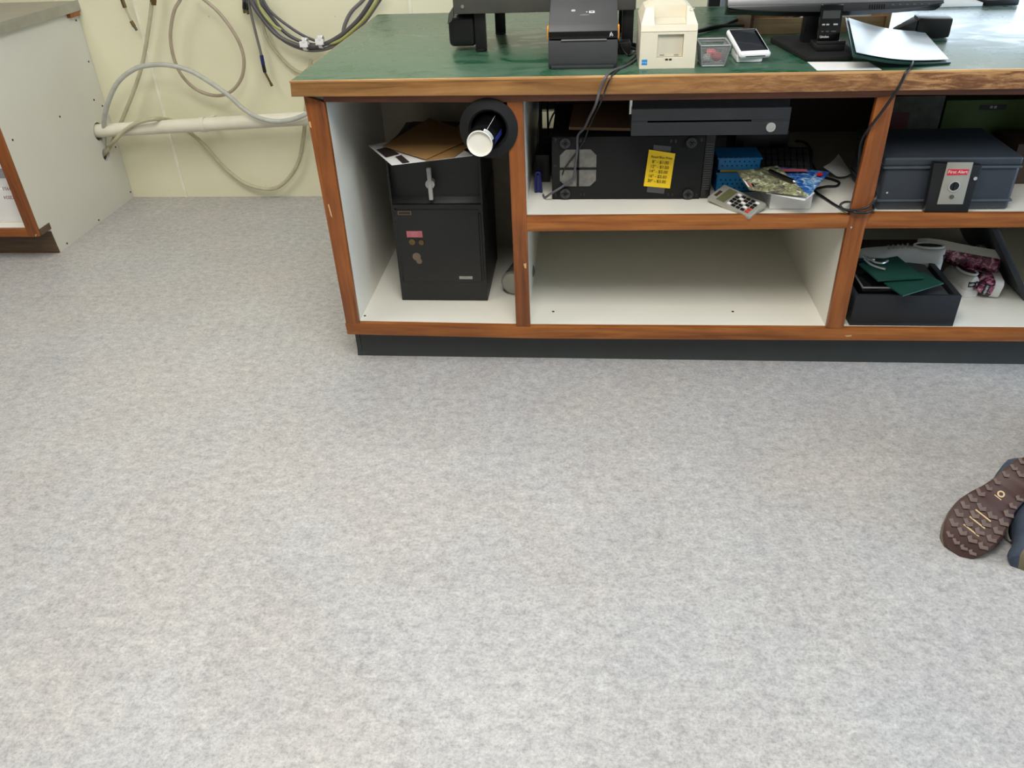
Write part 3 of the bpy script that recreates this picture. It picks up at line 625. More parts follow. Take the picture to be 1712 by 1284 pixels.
nt_ = thing('price_note', 'yellow printed box price note taped to the computer tower', 'note', P(1103, 282, 'y', py0 - .003))
NQ = [P(px, py, 'y', py0 - .003) for px, py in [(1076, 311), (1120, 315), (1129, 256), (1085, 250)]]
def nfn(u, v):
    p = NQ[0].lerp(NQ[1], u).lerp(NQ[3].lerp(NQ[2], u), v); return p + V((0, -.004 * max(0, v - .8) * 5 * u, 0))
obj('sheet', MB().grid(nfn, 10, 12, .0005), YEL, nt_)
nx, ny = (NQ[1] - NQ[0]).normalized(), (NQ[3] - NQ[0]).normalized()
for i, (s_, v, u0) in enumerate([('Retail Box Price', .835, .52), ('8" - $1.00', .70, .50), ('12" - $1.50', .57, .49), ('14" - $2.00', .44, .47), ('16" - $2.50', .305, .46), ('20" - $3.00', .17, .46)]):
    p = NQ[0].lerp(NQ[1], u0).lerp(NQ[3].lerp(NQ[2], u0), v) + V((0, -.0022, 0)); text('price_line', s_, .0098 if i == 0 else .0125, frame(p, nx, ny), INK, nt_)
for pts in ([(1093, 242), (1122, 245), (1121, 256), (1092, 252)], [(1083, 309), (1112, 313), (1110, 324), (1081, 321)]):
    q = [P(x_, y_, 'y', py0 - .0012) for x_, y_ in pts]; obj('tape', MB().prism(q, (0, -.0004, 0)), mat('clear_grey_tape', srgb(70, 70, 72), .3), nt_)

dwr = thing('cash_drawer', 'black cash drawer hung under the countertop above the computer', 'drawer', (1.12, .2, .745))
dz0, dz1 = .7455, .8400
obj('housing', MB().box(.912, 1.334, .024, .45, dz0, dz1, bev=.002).box(.93, 1.31, .04, .43, dz1, .8680), BLKM, dwr)
df = obj('drawer_front', MB().box(.911, 1.336, .006, .0235, dz0, .781, bev=.0015).box(.911, 1.336, .006, .0235, .7865, .818, bev=.0015).box(.911, .955, .008, .0235, .781, .7865).box(1.235, 1.336, .008, .0235, .781, .7865), mat('charcoal_steel', srgb(40, 42, 45), .45, .2), dwr)
lk = P(1289, 213, 'y', 0.0)
obj('lock', MB().ring((lk.x, .007, lk.z), (0, -1, 0), .0075, .0128, .006, n=32).cyl((lk.x, .008, lk.z), (lk.x, .003, lk.z), .0075).box(lk.x - .001, lk.x + .001, .0015, .003, lk.z - .004, lk.z + .004), CHROME, df)
obj('mount_bracket', MB().box(.893, .913, .024, .2, .845, .868).box(.905, .912, .026, .032, .80, .845), CHROME, dwr)

kb = thing('kraft_board', 'brown corrugated board lying on the computer tower', 'cardboard', (.83, .3, .712))
obj('sheet', MB().hexa([P(951, 217, 'z', .712), P(1060, 219, 'z', .712), V((.95, .46, .712)), V((.745, .46, .712)), P(951, 217, 'z', .712) + V((0, 0, .008)), P(1060, 219, 'z', .712) + V((0, 0, .008)), V((.95, .46, .720)), V((.745, .46, .720))]), KRAFT, kb)

# blue baskets
def basket(label, z0, z1, gy):
    x0, x1, y0, y1 = 1.19, 1.318, .20, .30
    t = thing('plastic_basket', label, 'basket', ((x0 + x1) / 2, (y0 + y1) / 2, z0), None)
    obj('wall', MB().box(x0, x1, y0, y0 + .004, z0 + .0005, z1, bev=.0015).box(x0, x1, y1 - .004, y1, z0 + .0005, z1, bev=.0015).box(x0, x0 + .004, y0, y1, z0 + .0005, z1, bev=.0015).box(x1 - .004, x1, y0, y1, z0 + .0005, z1, bev=.0015).box(x0, x1, y0, y1, *((z0 + .0005, z0 + .004) if gy == 0 else (z1 - .003, z1 - .0002))), BLUE, t)
    obj('rim', MB().box(x0 - .003, x1 + .003, y0 - .003, y0 + .003, z1 - .006, z1, bev=.002).box(x0 - .003, x1 + .003, y1 - .003, y1 + .003, z1 - .006, z1, bev=.002).box(x0 - .003, x0 + .003, y0, y1, z1 - .006, z1, bev=.002).box(x1 - .003, x1 + .003, y0, y1, z1 - .006, z1, bev=.002), BLUE, t)
    h = MB()
    for r in range(3):
        for c in range(8):
            xx = x0 + .014 + c * .0145 + (r % 2) * .007; zz = z0 + .014 + r * .0125
            if xx < x1 - .008: h.cyl((xx, y0 - .0005, zz), (xx, y0 + .001, zz), .0028, n=8)
    obj('holes', h, mat('dark_hole_' + str(gy), srgb(8, 40, 62), .6), t)['kind'] = 'stuff'
    return t
basket('blue perforated basket at the bottom beside the computer, holding yellow pad', ZU, ZU + .062, 0)
pd = tag(obj('yellow_pad', MB().box(1.20, 1.31, .205, .32, ZU + .0625, ZU + .069), mat('dull_yellow', srgb(190, 160, 60), .6), loc=(1.255, .27, ZU + .0625)), 'yellow pad sandwiched between the two blue baskets', 'notepad')
basket('blue perforated basket turned upside down on top of the other one', ZU + .0695, ZU + .108, 1)

# white box with magazines and pen on it
wbx = thing('white_box', 'small white cardboard box under the magazines', 'box', (1.388, .11, ZU))
obj('body', MB().box(1.328, 1.447, .055, .20, ZU + .0005, ZU + .060, bev=.0015), WPAPER, wbx)
def mag_mat(name, c1, c2, c3):
    m, nt, bs = base(name); v = coords(nt, (1, 1, 1)); n = noise(nt, v, 42, 6, .7, 1.0)
    nt.links.new(ramp(nt, n, [(.32, c1), (.45, c2), (.55, c3), (.66, srgb(225, 222, 215))]), bs.inputs['Base Color']); bs.inputs['Roughness'].default_value = .25; return m
MG1 = mag_mat('magazine_green', srgb(30, 40, 40), srgb(112, 106, 96), srgb(150, 156, 104))
MG2 = mag_mat('magazine_blue', srgb(26, 44, 110), srgb(40, 84, 160), srgb(90, 150, 200))
m1 = sheet('magazine', 'colourful magazine with red lettered spine on the white box, topmost', 'magazine', [(1232, 286), (1253, 316), (1352, 327), (1300, 277)], .590, MG1, .004, .002, dz=(.012, -.008, -.004, .012))
m2 = sheet('magazine', 'blue covered magazine slanting to the right beneath the topmost one', 'magazine', [(1290, 278), (1300, 320), (1352, 326), (1387, 287)], .582, MG2, .004, .002, dz=(.006, -.002, -.002, .010))
m3 = sheet('magazine', 'pale magazine with dark spine at the bottom of the little pile', 'magazine', [(1281, 322), (1345, 334), (1362, 322), (1320, 300)], .574, WPAPER, .003, 0)
def strip(par, q, m, name, off=.0052):
    o = obj(name, MB().prism([p + V((0, 0, off)) for p in q], (0, 0, .0003)), m, par); return o
for (pts, m, n_) in [([(1237, 288), (1240, 287), (1258, 313), (1254, 313)], FRED, 'red_stripe'), ([(1232, 287), (1236, 288), (1253, 314), (1250, 313)], WPAPER, 'white_stripe'), ([(1242, 287), (1244, 287), (1262, 313), (1259, 313)], BLK, 'black_stripe')]:
    strip(m1, [P(a, b, 'z', .596 - .012 * (b - 287) / 28) for a, b in pts], m, n_, .002)
ed = P(1278, 316, 'z', .588), P(1346, 324.5, 'z', .590)
text('cover_title', '- - - - - - - - - -', .012, frame((ed[0] + ed[1]) / 2 + V((0, .004, .004)), ed[1] - ed[0], (0, 1, 0)), FRED, m1)
ee = P(1296, 285, 'z', .600), P(1350, 285, 'z', .600)
strip(m2, [P(1305, 284, 'z', .592), P(1348, 285, 'z', .592), P(1350, 289, 'z', .592), P(1306, 289, 'z', .592)], FRED, 'red_title', .004)
strip(m2, [P(1366, 291, 'z', .590), P(1376, 291, 'z', .590), P(1374, 296, 'z', .590), P(1364, 296, 'z', .590)], REDL, 'red_box', .004)
pen = thing('pen', 'thick black pen lying across the magazines', 'pen', P(1305, 296, 'z', .603))
pa, pb = P(1286, 285, 'z', .611), P(1327, 303, 'z', .601)
obj('barrel', MB().cyl(pa, pb, .0055, n=16, bev=.001), BLKG, pen); obj('tip', MB().cyl(pb, pb + (pb - pa).normalized() * .006, .004, .002, n=12), CHROME, pen)
# keyboards stacked behind
def keyboard(label, ctr, rz, tilt, sx=.17, sy=.12):
    M = Matrix.Translation(ctr) @ Euler((math.radians(tilt), 0, math.radians(rz))).to_matrix().to_4x4()
    t = thing('keyboard', label, 'keyboard', ctr)
    obj('body', MB().box(-sx / 2, sx / 2, -sy / 2, sy / 2, 0, .018, bev=.003).xf(M), BLKM, t)
    for r in range(4):
        for c in range(8):
            x = -sx / 2 + .008 + c * (sx - .016) / 8; y = -sy / 2 + .01 + r * (sy - .02) / 4
            obj('key', MB().box(x, x + (sx - .016) / 8 - .003, y, y + (sy - .02) / 4 - .003, .018, .024, bev=.0015).xf(M), CHARD, t)
    return t
keyboard('black keypad standing on the shelf behind the magazines, front one', V((1.41, .30, ZU + .052)), -4, 28)
pb2 = thing('cable_box', 'black power adapter box in the dark behind the keypad', 'adapter', (1.35, .47, ZU))
obj('body', MB().box(1.27, 1.44, .40, .56, ZU + .0005, ZU + .13, bev=.006), BLK, pb2)
obj('label', MB().box(1.30, 1.38, .3985, .40, ZU + .07, ZU + .10), CHARD, pb2)
pkn = thing('keypad_stand', 'black wedge stand holding the keypad up', 'stand', (1.41, .31, ZU))
obj('wedge', MB().prism([(1.34, .25, ZU + .0005), (1.34, .25, ZU + .022), (1.34, .35, ZU + .074), (1.34, .35, ZU + .0005)], (.14, 0, 0)), BLKM, pkn)
# paper cone
cq = P(1400, 293, 'z', ZU)
FP = [P(px, py, 'y', yy) for px, py, yy in [(1376, 279, .33), (1400, 295, .30), (1423, 289, .34), (1402, 257, .38)]]
tag(obj('folded_paper', MB().grid(lambda u, v: FP[0].lerp(FP[1], v).lerp(FP[3].lerp(FP[2], v), u) + V((0, -.012 * math.sin(math.pi * u), .0)), 10, 4, .0008), WPAPER, loc=FP[1]), 'folded white paper standing on the shelf left of the fire box', 'paper')
# navy holder at left with cords
nv = thing('navy_clip', 'navy blue folded clip standing at the left end of the shelf', 'clip', (.64, .19, ZU))
obj('leaf', MB().tube([(.632, .20, ZU + .002), (.631, .20, ZU + .04), (.634, .20, ZU + .062), (.640, .20, ZU + .066), (.646, .20, ZU + .062), (.648, .20, ZU + .04), (.650, .20, ZU + .002)], .0035, n=8), NAVY, nv)
obj('face', MB().box(.633, .648, .202, .26, ZU + .001, ZU + .058, bev=.002), NAVY, nv)
bd = thing('cord_box', 'black box with cords at the dark left end of the upper shelf', 'box', (.66, .5, ZU))
obj('body', MB().box(.625, .672, .30, .55, ZU + .0005, ZU + .09, bev=.003), BLK, bd)
for i, pts in enumerate([[(.635, .32, .605), (.64, .3, .70), (.65, .4, .78), (.66, .6, .80), (.67, .82, .72)], [(.66, .5, .61), (.655, .6, .70), (.668, .78, .66), (.672, .83, .60), (.675, .9, .55)], [(.64, .7, .53), (.65, .8, .56), (.66, .835, .58), (.672, .84, .60), (.68, .82, .63), (.70, .7, .72), (.72, .6, .80)]]):
    tag(obj('cord', MB().tube(pts, .0035), BLKC, loc=pts[0]), ['black cord rising from the black box at the shelf end', 'black cord dropping through the back opening', 'black cord looped across the back opening'][i], 'cord')
# calculator
cal = [P(1178, 336, 'z', .516), P(1247, 369, 'z', .500), P(1284, 350, 'z', .520), P(1215, 320, 'z', .536)]
cc0 = (cal[0] + cal[1] + cal[2] + cal[3]) / 4; cx_ = (cal[1] - cal[0]); cy_ = (cal[3] - cal[0])
cc0 = cc0 + V((0, 0, .010))
ca = thing('calculator', 'silver desk calculator tipped over the shelf edge', 'calculator', cc0)
CM = frame(cc0, cx_, cy_); LX, LY = cx_.length / 2, cy_.length / 2
obj('case', MB().box(-LX, LX, -LY, LY, -.006, .008, bev=.004).xf(CM), SILV, ca)
obj('display', MB().box(-LX + .028, -LX + .058, -LY + .008, LY - .008, .007, .0088).xf(CM), LCD, ca)
obj('solar_cell', MB().box(-LX + .010, -LX + .021, -LY + .018, LY - .03, .007, .0086).xf(CM), mat('brown_cell', srgb(66, 52, 40), .2), ca)
for r in range(5):
    for c in range(5):
        x = -LX + .068 + c * ((2 * LX - .076) / 5); y = -LY + .009 + r * ((2 * LY - .018) / 5); red = (c == 4 and r < 2)
        obj('key', MB().box(x, x + (2 * LX - .076) / 5 * .72, y, y + (2 * LY - .018) / 5 * .68, .008, .0115, bev=.001).xf(CM), (mat('red_key', srgb(190, 60, 48), .4) if 'red_key' not in bpy.data.materials else bpy.data.materials['red_key']) if red else (WPLAST if (r + c) % 4 == 0 else BLK), ca)

# ------------------------------------------------------------------ fire box, right upper bay
fb = thing('fire_box', 'slate fireproof security box with key latch on the right shelf', 'strongbox', (1.81, .19, ZU))
fx0, fx1, fy0, fy1 = 1.622, 1.990, .045, .318
obj('body', MB().box(fx0 + .006, fx1 + .004, fy0, fy1, ZU + .0008, .640, bev=.012, seg=3), FIRE, fb)
obj('lid', MB().box(fx0 - .002, fx1 + .002, fy0 - .006, fy1 + .006, .643, .668, bev=.008, seg=3), FIRE, fb)
obj('rib', MB().box(fx0, fx1 + .004, fy0 - .007, fy1 + .004, .636, .6435, bev=.003).box(fx0 + .003, fx1 + .006, fy0 - .004, fy1 + .004, .539, .5455, bev=.002), FIREL, fb)
lt = obj('latch', MB().prism([P(1557, 268, 'y', .03), P(1540, 356, 'y', .03), P(1612, 355, 'y', .03), P(1638, 272, 'y', .03)], (0, -.022, 0), bev=.004), BLK, fb)
obj('latch_plate', MB().prism([P(1584, 271, 'y', .008), P(1566, 341, 'y', .008), P(1609, 341, 'y', .008), P(1627, 271, 'y', .008)], (0, -.003, 0), bev=.0008), SILV, lt)
rl = obj('brand_label', MB().prism([P(1585, 283, 'y', .005), P(1583, 293, 'y', .005), P(1617, 292, 'y', .005), P(1620.5, 283, 'y', .005)], (0, -.0008, 0)), REDL, lt)
pa_, pb_ = P(1585, 288, 'y', .0035), P(1618, 287.5, 'y', .0035)
text('brand_lettering', 'First Alert', .0125, frame((pa_ + pb_) / 2, pb_ - pa_, (0.02, 0, 1)), WINK, rl)
kp = P(1595, 311, 'y', .005)
obj('lock', MB().ring((kp.x, .006, kp.z), (0, -1, 0), .0125, .0155, .004, n=32), CHROME, lt); obj('lock_core', MB().cyl((kp.x, .006, kp.z), (kp.x, .0025, kp.z), .0125).box(kp.x - .002, kp.x + .002, .0005, .003, kp.z - .012, kp.z + .012), BLKG, lt)
k2 = P(1591, 329, 'y', .005); obj('rivet', MB().cyl((k2.x, .006, k2.z), (k2.x, .002, k2.z), .006, n=20, bev=.001), DSTEEL, lt)
k3 = P(1630, 298, 'y', .008); obj('rivet', MB().cyl((k3.x, .010, k3.z), (k3.x, .005, k3.z), .005, n=16), CHROME, lt)
g1 = thing('carton', 'lime green printed carton behind the fire box', 'box', (2.05, .55, ZU))
obj('body', MB().box(1.925, 2.185, .46, .62, ZU + .0005, .715, bev=.001), GBOX, g1)
obj('label', MB().box(2.03, 2.11, .4585, .46, .685, .700), BLK, g1); text('lettering', 'III III', .012, frame((2.07, .4580, .6925), (1, 0, 0), (0, 0, 1)), WINK, g1)
g2 = thing('carton', 'dark patterned carton left of the lime green one', 'box', (1.84, .56, ZU))
obj('body', MB().box(1.745, 1.918, .46, .66, ZU + .0005, .73, bev=.001), mat('dark_patterned', srgb(72, 70, 56), .6, var=.4, scale=30), g2); obj('red_panel', MB().box(1.75, 1.82, .4585, .46, ZU + .05, .68), DRED, g2)
g3 = thing('carton', 'brown carton at the right edge beside the fire box', 'box', (2.2, .33, ZU))
obj('body', MB().box(2.08, 2.30, .26, .42, ZU + .0005, .635, bev=.001), DBOX, g3)

# ------------------------------------------------------------------ right lower bay
bb = thing('storage_box', 'open black box holding papers on the lower right shelf', 'box', (1.78, .16, ZS))
bx0, bx1, by0, by1, bz = 1.622, 1.934, .028, .30, .246
obj('wall', MB().box(bx0, bx1, by0, by0 + .010, ZS + .0005, bz, bev=.0015).box(bx0, bx1, by1 - .010, by1, ZS + .0005, bz, bev=.0015).box(bx0, bx0 + .010, by0 + .01, by1 - .01, ZS + .0005, bz, bev=.0015).box(bx1 - .018, bx1, by0 + .01, by1 - .01, ZS + .0005, bz, bev=.0015), mat('black_leatherette', srgb(24, 26, 29), .5, bmp=.2), bb)
obj('base', MB().box(bx0 + .01, bx1 - .018, by0 + .01, by1 - .01, ZS + .0005, ZS + .004), BLKM, bb)
ib = thing('card_box', 'dark box with silver rim inside the black storage box', 'box', (1.70, .15, ZS + .004))
obj('body', MB().box(1.645, 1.79, .05, .24, ZS + .0045, .262, bev=.002), BLKG, ib); obj('rim', MB().box(1.645, 1.79, .048, .052, .259, .2635, bev=.001).box(1.643, 1.6475, .048, .24, .259, .2635, bev=.001), STEEL, ib)
ib2 = thing('card_box', 'dark shallow box at the right inside the storage box', 'box', (1.86, .15, ZS + .004))
obj('body', MB().box(1.80, 1.905, .05, .28, ZS + .0045, .240, bev=.002), CHARD, ib2)
gf2 = sheet('green_folder', 'dark green folder with pale edge reaching over the box front, lower one', 'folder', [(1478, 472), (1510, 494), (1578, 473), (1545, 455)], .272, GREENF, .004)
gf1 = sheet('green_folder', 'large dark green folder lying on top with silver clips', 'folder', [(1436, 440), (1468, 468), (1545, 463), (1500, 428)], .285, GREENF, .006, .004)
cl_ = MB()
for pts in ([(1446, 433), (1456, 442), (1468, 447), (1480, 450)], [(1450, 430), (1462, 438), (1475, 440), (1484, 436)], [(1442, 428), (1452, 434), (1462, 434)]): cl_.tube([P(a, b, 'z', .296) for a, b in pts], .004, n=8)
obj('clip', cl_, STEEL, gf1)

def shoe_local(name, label, M, upper, sole, loc, L=.255, heel_label=None, group=None, lab=None, floral=False):
    """low canvas sneaker: toe at +Y, heel at 0, sole on z=0"""
    t = thing(name, label, 'shoe', loc, group)
    st = [(0.0, .018), (.02, .027), (.08, .031), (.3, .031), (.5, .034), (.7, .043), (.85, .040), (.95, .026), (1.0, .010)]
    def hw(u):
        for i in range(len(st) - 1):
            if st[i][0] <= u <= st[i + 1][0]:
                k = (u - st[i][0]) / (st[i + 1][0] - st[i][0]); return st[i][1] + (st[i + 1][1] - st[i][1]) * k
        return st[-1][1]
    secs = []; N = 26
    us = [0, .01, .03, .06, .12, .2, .3, .4, .5, .6, .7, .8, .87, .93, .97, 1.0]
    for u in us:
        w_ = hw(u); y = u * L
        secs.append([V((w_ * 1.04 * sx, y, z)) for sx, z in ((-1, 0), (-1.03, .012), (-1, .026), (1, .026), (1.03, .012), (1, 0))])
    obj('sole', MB().loft(secs).xf(M), sole, t)
    # upper: arched cross sections, open collar at the heel half
    H = lambda u: .074 if u < .05 else .074 - .012 * (u - .05) / .25 if u < .3 else .066 - (u - .3) * .015 if u < .5 else .063 - (u - .5) * .075
    secs = []
    for u in us:
        w_ = hw(u) * .97; y = u * L; h = max(H(u), .03); ring = []
        for k in range(N):
            a = math.pi * k / (N - 1); tx = math.cos(a); tz = math.sin(a) ** .6
            ring.append(V((w_ * tx * (1 - .25 * tz), y, .024 + (h - .024) * tz)))
        secs.append(ring)
    obj('upper', MB().loft(secs).xf(M), upper, t)
    # collar, and a black cap painting in the shade of the opening
    rim = [V((.021 * math.cos(a), L * .20 + L * .17 * math.sin(a), .074 - .004 * math.sin(a))) for a in [2 * math.pi * k / 24 for k in range(25)]]
    obj('collar', MB().tube(rim, .004, n=8, smooth=False).xf(M), upper, t)
    b = bmesh.new(); b.faces.new([b.verts.new(p + V((0, 0, .001))) for p in rim[:-1]]); mm = MB(); mm.add(b); r_ = bmesh.ops.solidify(mm.b, geom=mm.b.faces[:], thickness=.0008)
    obj('dark_opening', mm.xf(M), BLK, t)
    la = MB()
    for k in range(5): la.tube([V((-.016, L * (.44 + k * .055), .063 - k * .0035)), V((0, L * (.45 + k * .055), .070 - k * .0038)), V((.016, L * (.44 + k * .055), .063 - k * .0035))], .0028, n=6)
    obj('laces', la.xf(M), LACE if not floral else BLK, t)
    hb = obj('heel_tab', MB().box(-.018, .018, -.0022, .004, .038, .056, bev=.001).xf(M), BLK, t)
    if lab: text('lettering', lab, .011, M @ frame((0, -.0026, .047), (1, 0, 0), (0, 0, 1)), WINK, hb)
    return t
def orient(loc, ex, ez):
    ex = V(ex).normalized(); ez = V(ez); ey = ez.cross(ex).normalized(); ez = ex.cross(ey)
    return Matrix(((ex.x, ey.x, ez.x, loc[0]), (ex.y, ey.y, ez.y, loc[1]), (ex.z, ey.z, ez.z, loc[2]), (0, 0, 0, 1)))
def toe_up(loc, toe, upv):
    ey = V(toe).normalized(); ez = V(upv); ex = ey.cross(ez).normalized(); ez = ex.cross(ey)
    return Matrix(((ex.x, ey.x, ez.x, loc[0]), (ex.y, ey.y, ez.y, loc[1]), (ex.z, ey.z, ez.z, loc[2]), (0, 0, 0, 1)))
def yaw(loc, deg, roll=0, pitch=0): return Matrix.Translation(loc) @ Euler((math.radians(pitch), math.radians(roll), math.radians(deg)), 'XYZ').to_matrix().to_4x4()
# white pair: heels towards the room
p1 = P(1602, 488, 'z', ZS + .001); L1 = V((p1.x - .002, .20, ZS + .001)); 
shoe_local('sneaker', 'white sneaker with black heel tab beside the black box', yaw((2.060, .225, ZS + .001), 10), SHOEW, SHOES, (2.02, .26, ZS), lab='HENRY')
shoe_local('sneaker', 'white sneaker pointing left behind the black box, raised', yaw(P(1572, 449, 'z', ZS + .080), 70), SHOEW, SHOES, (2.03, .44, ZS + .06), lab='HENRY')
tag(obj('shoe_box_lid', MB().box(1.72, 2.06, .345, .52, ZS + .0005, ZS + .079, bev=.002), DBOX, loc=(1.9, .46, ZS)), 'dark box lid under the raised white sneaker', 'box')
FLO = mag_mat('floral_canvas', srgb(22, 14, 26), srgb(70, 30, 54), srgb(176, 84, 120))
FLO2 = FLO
# floral pair: on their sides, soles to the right / up
shoe_local('sneaker', 'floral sneaker on its side, pale sole turned up towards the back', toe_up(P(1675, 424, 'y', .30), (-1, .42, .03), (0, -.62, -.78)), FLO, SHOES, (2.20, .30, ZS + .13), floral=True, lab='HENRY')
shoe_local('sneaker', 'floral sneaker standing on its side, sole facing right', toe_up(P(1674, 487, 'z', ZS + .034), (.10, .97, .12), (-.90, .28, .10)), FLO, SHOES, (2.135, .265, ZS), floral=True, lab='HENRY')
pn = thing('leaning_panel', 'dark panel leaning at the right end of the lower shelf', 'panel', (2.35, .4, ZS))
q0, q1 = P(1712, 502, 'y', .20), P(1659, 384, 'y', .20)
q0.z = max(q0.z, ZS + .001); tb = V((.022, 0, 0)); bk = V((0, .5, 0))
obj('board', MB().hexa([q0, q0 + tb, q0 + tb + bk, q0 + bk, q1, q1 + tb, q1 + tb + bk, q1 + bk], bev=.002), mat('dark_slate_board', srgb(34, 38, 42), .4), pn)

# ------------------------------------------------------------------ things on the countertop
ZT = ZC1 + .0003
# steel machine on black legs
sc_ = thing('scale_machine', 'dark steel machine on black legs at the left of the countertop', 'machine', (.66, .5, ZT))
mb0 = P(765, 24, 'y', .30); zb = mb0.z
hs = obj('housing', MB().box(.392, .925, .30, .62, zb, zb + .30, bev=.004), DSTEEL, sc_)
obj('lower_lip', MB().prism([(.392, .299, zb + .02), (.392, .299, zb - .004), (.385, .299, zb - .018), (.372, .299, zb - .026), (.378, .299, zb + .002), ], (0, .02, 0)), DSTEEL, sc_)
ps = P(773, 11, 'y', .298); obj('screw', MB().cyl((ps.x, .3, ps.z), (ps.x, .2975, ps.z), .005, n=16), CHROME, hs)
obj('side_pod', MB().box(.368, .452, .33, .46, ZT + .012, zb - .008, bev=.018, seg=4), BLK, sc_)
for (lx, ly) in [(.466, .33), (.500, .60), (.905, .60), (.905, .33)]:
    lg = obj('leg', MB().box(lx - .017, lx + .017, ly - .004, ly + .012, ZT + .006, zb + .002, bev=.002), BLK, sc_)
    obj('foot', MB().cyl((lx, ly, ZT), (lx, ly, ZT + .007), .018, n=20, bev=.002), BLKM, lg)

# label printer
zp = thing('label_printer', 'charcoal label printer with orange latches on the countertop', 'printer', (.773, .17, ZT))
zx0, zx1, zy0, zy1 = .681, .868, .065, .285
obj('base_body', MB().prism([(zx0, zy0, ZT), (zx0, zy0 - .003, ZT + .012), (zx0, zy0 + .004, .9865), (zx0, zy1, .9865), (zx0, zy1, ZT)], (zx1 - zx0, 0, 0), bev=.005), CHARD, zp)
obj('foot_strip', MB().box(zx0 + .008, zx1 - .008, zy0 - .008, zy0 + .03, ZT + .0002, ZT + .009, bev=.003), CHARD, zp)
lid = obj('lid', MB().prism([(zx0, zy0 + .004, .9885), (zx0, zy0 + .006, 1.008), (zx0, zy0 + .03, 1.020), (zx0, zy1 - .05, 1.068), (zx0, zy1, 1.06), (zx0, zy1, .9885)], (zx1 - zx0, 0, 0), bev=.006), CHAR, zp)
obj('front_band', MB().box(zx0 + .002, zx1 - .002, zy0 + .001, zy0 + .006, .9905, 1.008, bev=.001), BLKG, lid)
obj('label_slot', MB().box(.716, .838, zy0 - .0005, zy0 + .003, .9855, .9890), STEEL, zp)
for s_, x in ((0, zx0 - .004), (1, zx1 - .001)): obj('latch', MB().box(x, x + .005, zy0 + .02, zy0 + .045, .985, 1.018, bev=.002), ORNG, zp)
sl = V((0, .145, .048)).normalized(); SO = V((zx0, zy0 + .03, 1.020)); sn = V((1, 0, 0)).cross(sl)
def onlid(px, py):
    d_ = _f + _r * ((px - 856) / FPX) + _u * ((642 - py) / FPX); t_ = (SO - CAM).dot(sn) / d_.dot(sn); return CAM + d_ * t_ + sn * .0009
p = onlid(958.5, 18.5); obj('button', MB().cyl(p - sn * .001, p + sn * .0008, .006, n=24), mat('light_grey_button', srgb(170, 170, 170), .4), lid)
p = onlid(981, 20.5); obj('led', MB().cyl(p - sn * .001, p + sn * .0005, .0018, n=12), WINK, lid)
p = onlid(989.5, 20.5); ic = obj('screen_icon', MB().box(-.0075, .0075, -.0055, .0055, -.0008, .0004).xf(frame(p, (1, 0, 0), sl)), WINK, lid); obj('screen_inner', MB().box(-.0045, .0045, -.002, .002, .0002, .0008).xf(frame(p, (1, 0, 0), sl)), CHARD, ic)
p = onlid(977, 25.5); text('lettering', 'ZEBRA', .0085, frame(p, (1, 0, 0), sl), mat('pale_grey_ink', srgb(150, 150, 150), .5), lid)
# striped zebra head mark as slanted dashes
lx_, lz_ = P(1021.5, 59, 'y', zy0).x, 1.0
mk = MB()
for k, (a0_, b0_, a1_, b1_) in enumerate([(-.5, -.9, -.1, .1), (-.2, -.6, .2, .4), (0, -.2, .3, .7), (.2, -.5, .7, .1), (.5, -.8, .9, -.3), (-.1, .3, .1, .9), (-.4, -.2, -.2, .4), (.3, .3, .6, .0)]):
    s9 = .0065; mk.tube([(lx_ + a0_ * s9, zy0 + .0006, lz_ + b0_ * s9), (lx_ + a1_ * s9, zy0 + .0006, lz_ + b1_ * s9)], .0007, n=5, smooth=False)
obj('logo_mark', mk, WINK, lid)

# receipt printer
rp = thing('receipt_printer', 'beige receipt printer with square front recess', 'printer', (.998, .14, ZT))
rx0, rx1, ry0, ry1 = .927, 1.074, .045, .235
rw = .030
fr = MB()
zA, zB_, zC = ZT, 1.006, 1.030
# lower shell built around the recess
u0, u1, v0, v1 = .972, 1.040, .942, 1.000
fr.box(rx0, u0, ry0, ry0 + .012, zA, zB_).box(u1, rx1, ry0, ry0 + .012, zA, zB_).box(u0, u1, ry0, ry0 + .012, zA, v0).box(u0, u1, ry0, ry0 + .012, v1, zB_).box(rx0, rx1, ry0 + .012, ry1, zA, zB_, bev=0)
obj('lower_shell', fr, BEIGE, rp)
obj('recess', MB().box(u0 + .001, u1 - .001, ry0 + .009, ry0 + .0118, v0 + .001, v1 - .001), BEIGED, rp)
obj('recess_text', MB().box(u0 + .008, u0 + .02, ry0 + .008, ry0 + .0092, v0 + .004, v0 + .0065).box(u0 + .046, u0 + .058, ry0 + .008, ry0 + .0092, v0 + .004, v0 + .0065), mat('grey_recess_marks', srgb(140, 138, 128), .5), rp)
obj('button', MB().box(.995, 1.002, ry0 - .001, ry0 + .002, .9355, .9395), BLK, rp); obj('button', MB().box(1.005, 1.012, ry0 - .001, ry0 + .002, .9355, .9395), BLK, rp)
cz = zB_ + .0012
tp = MB()
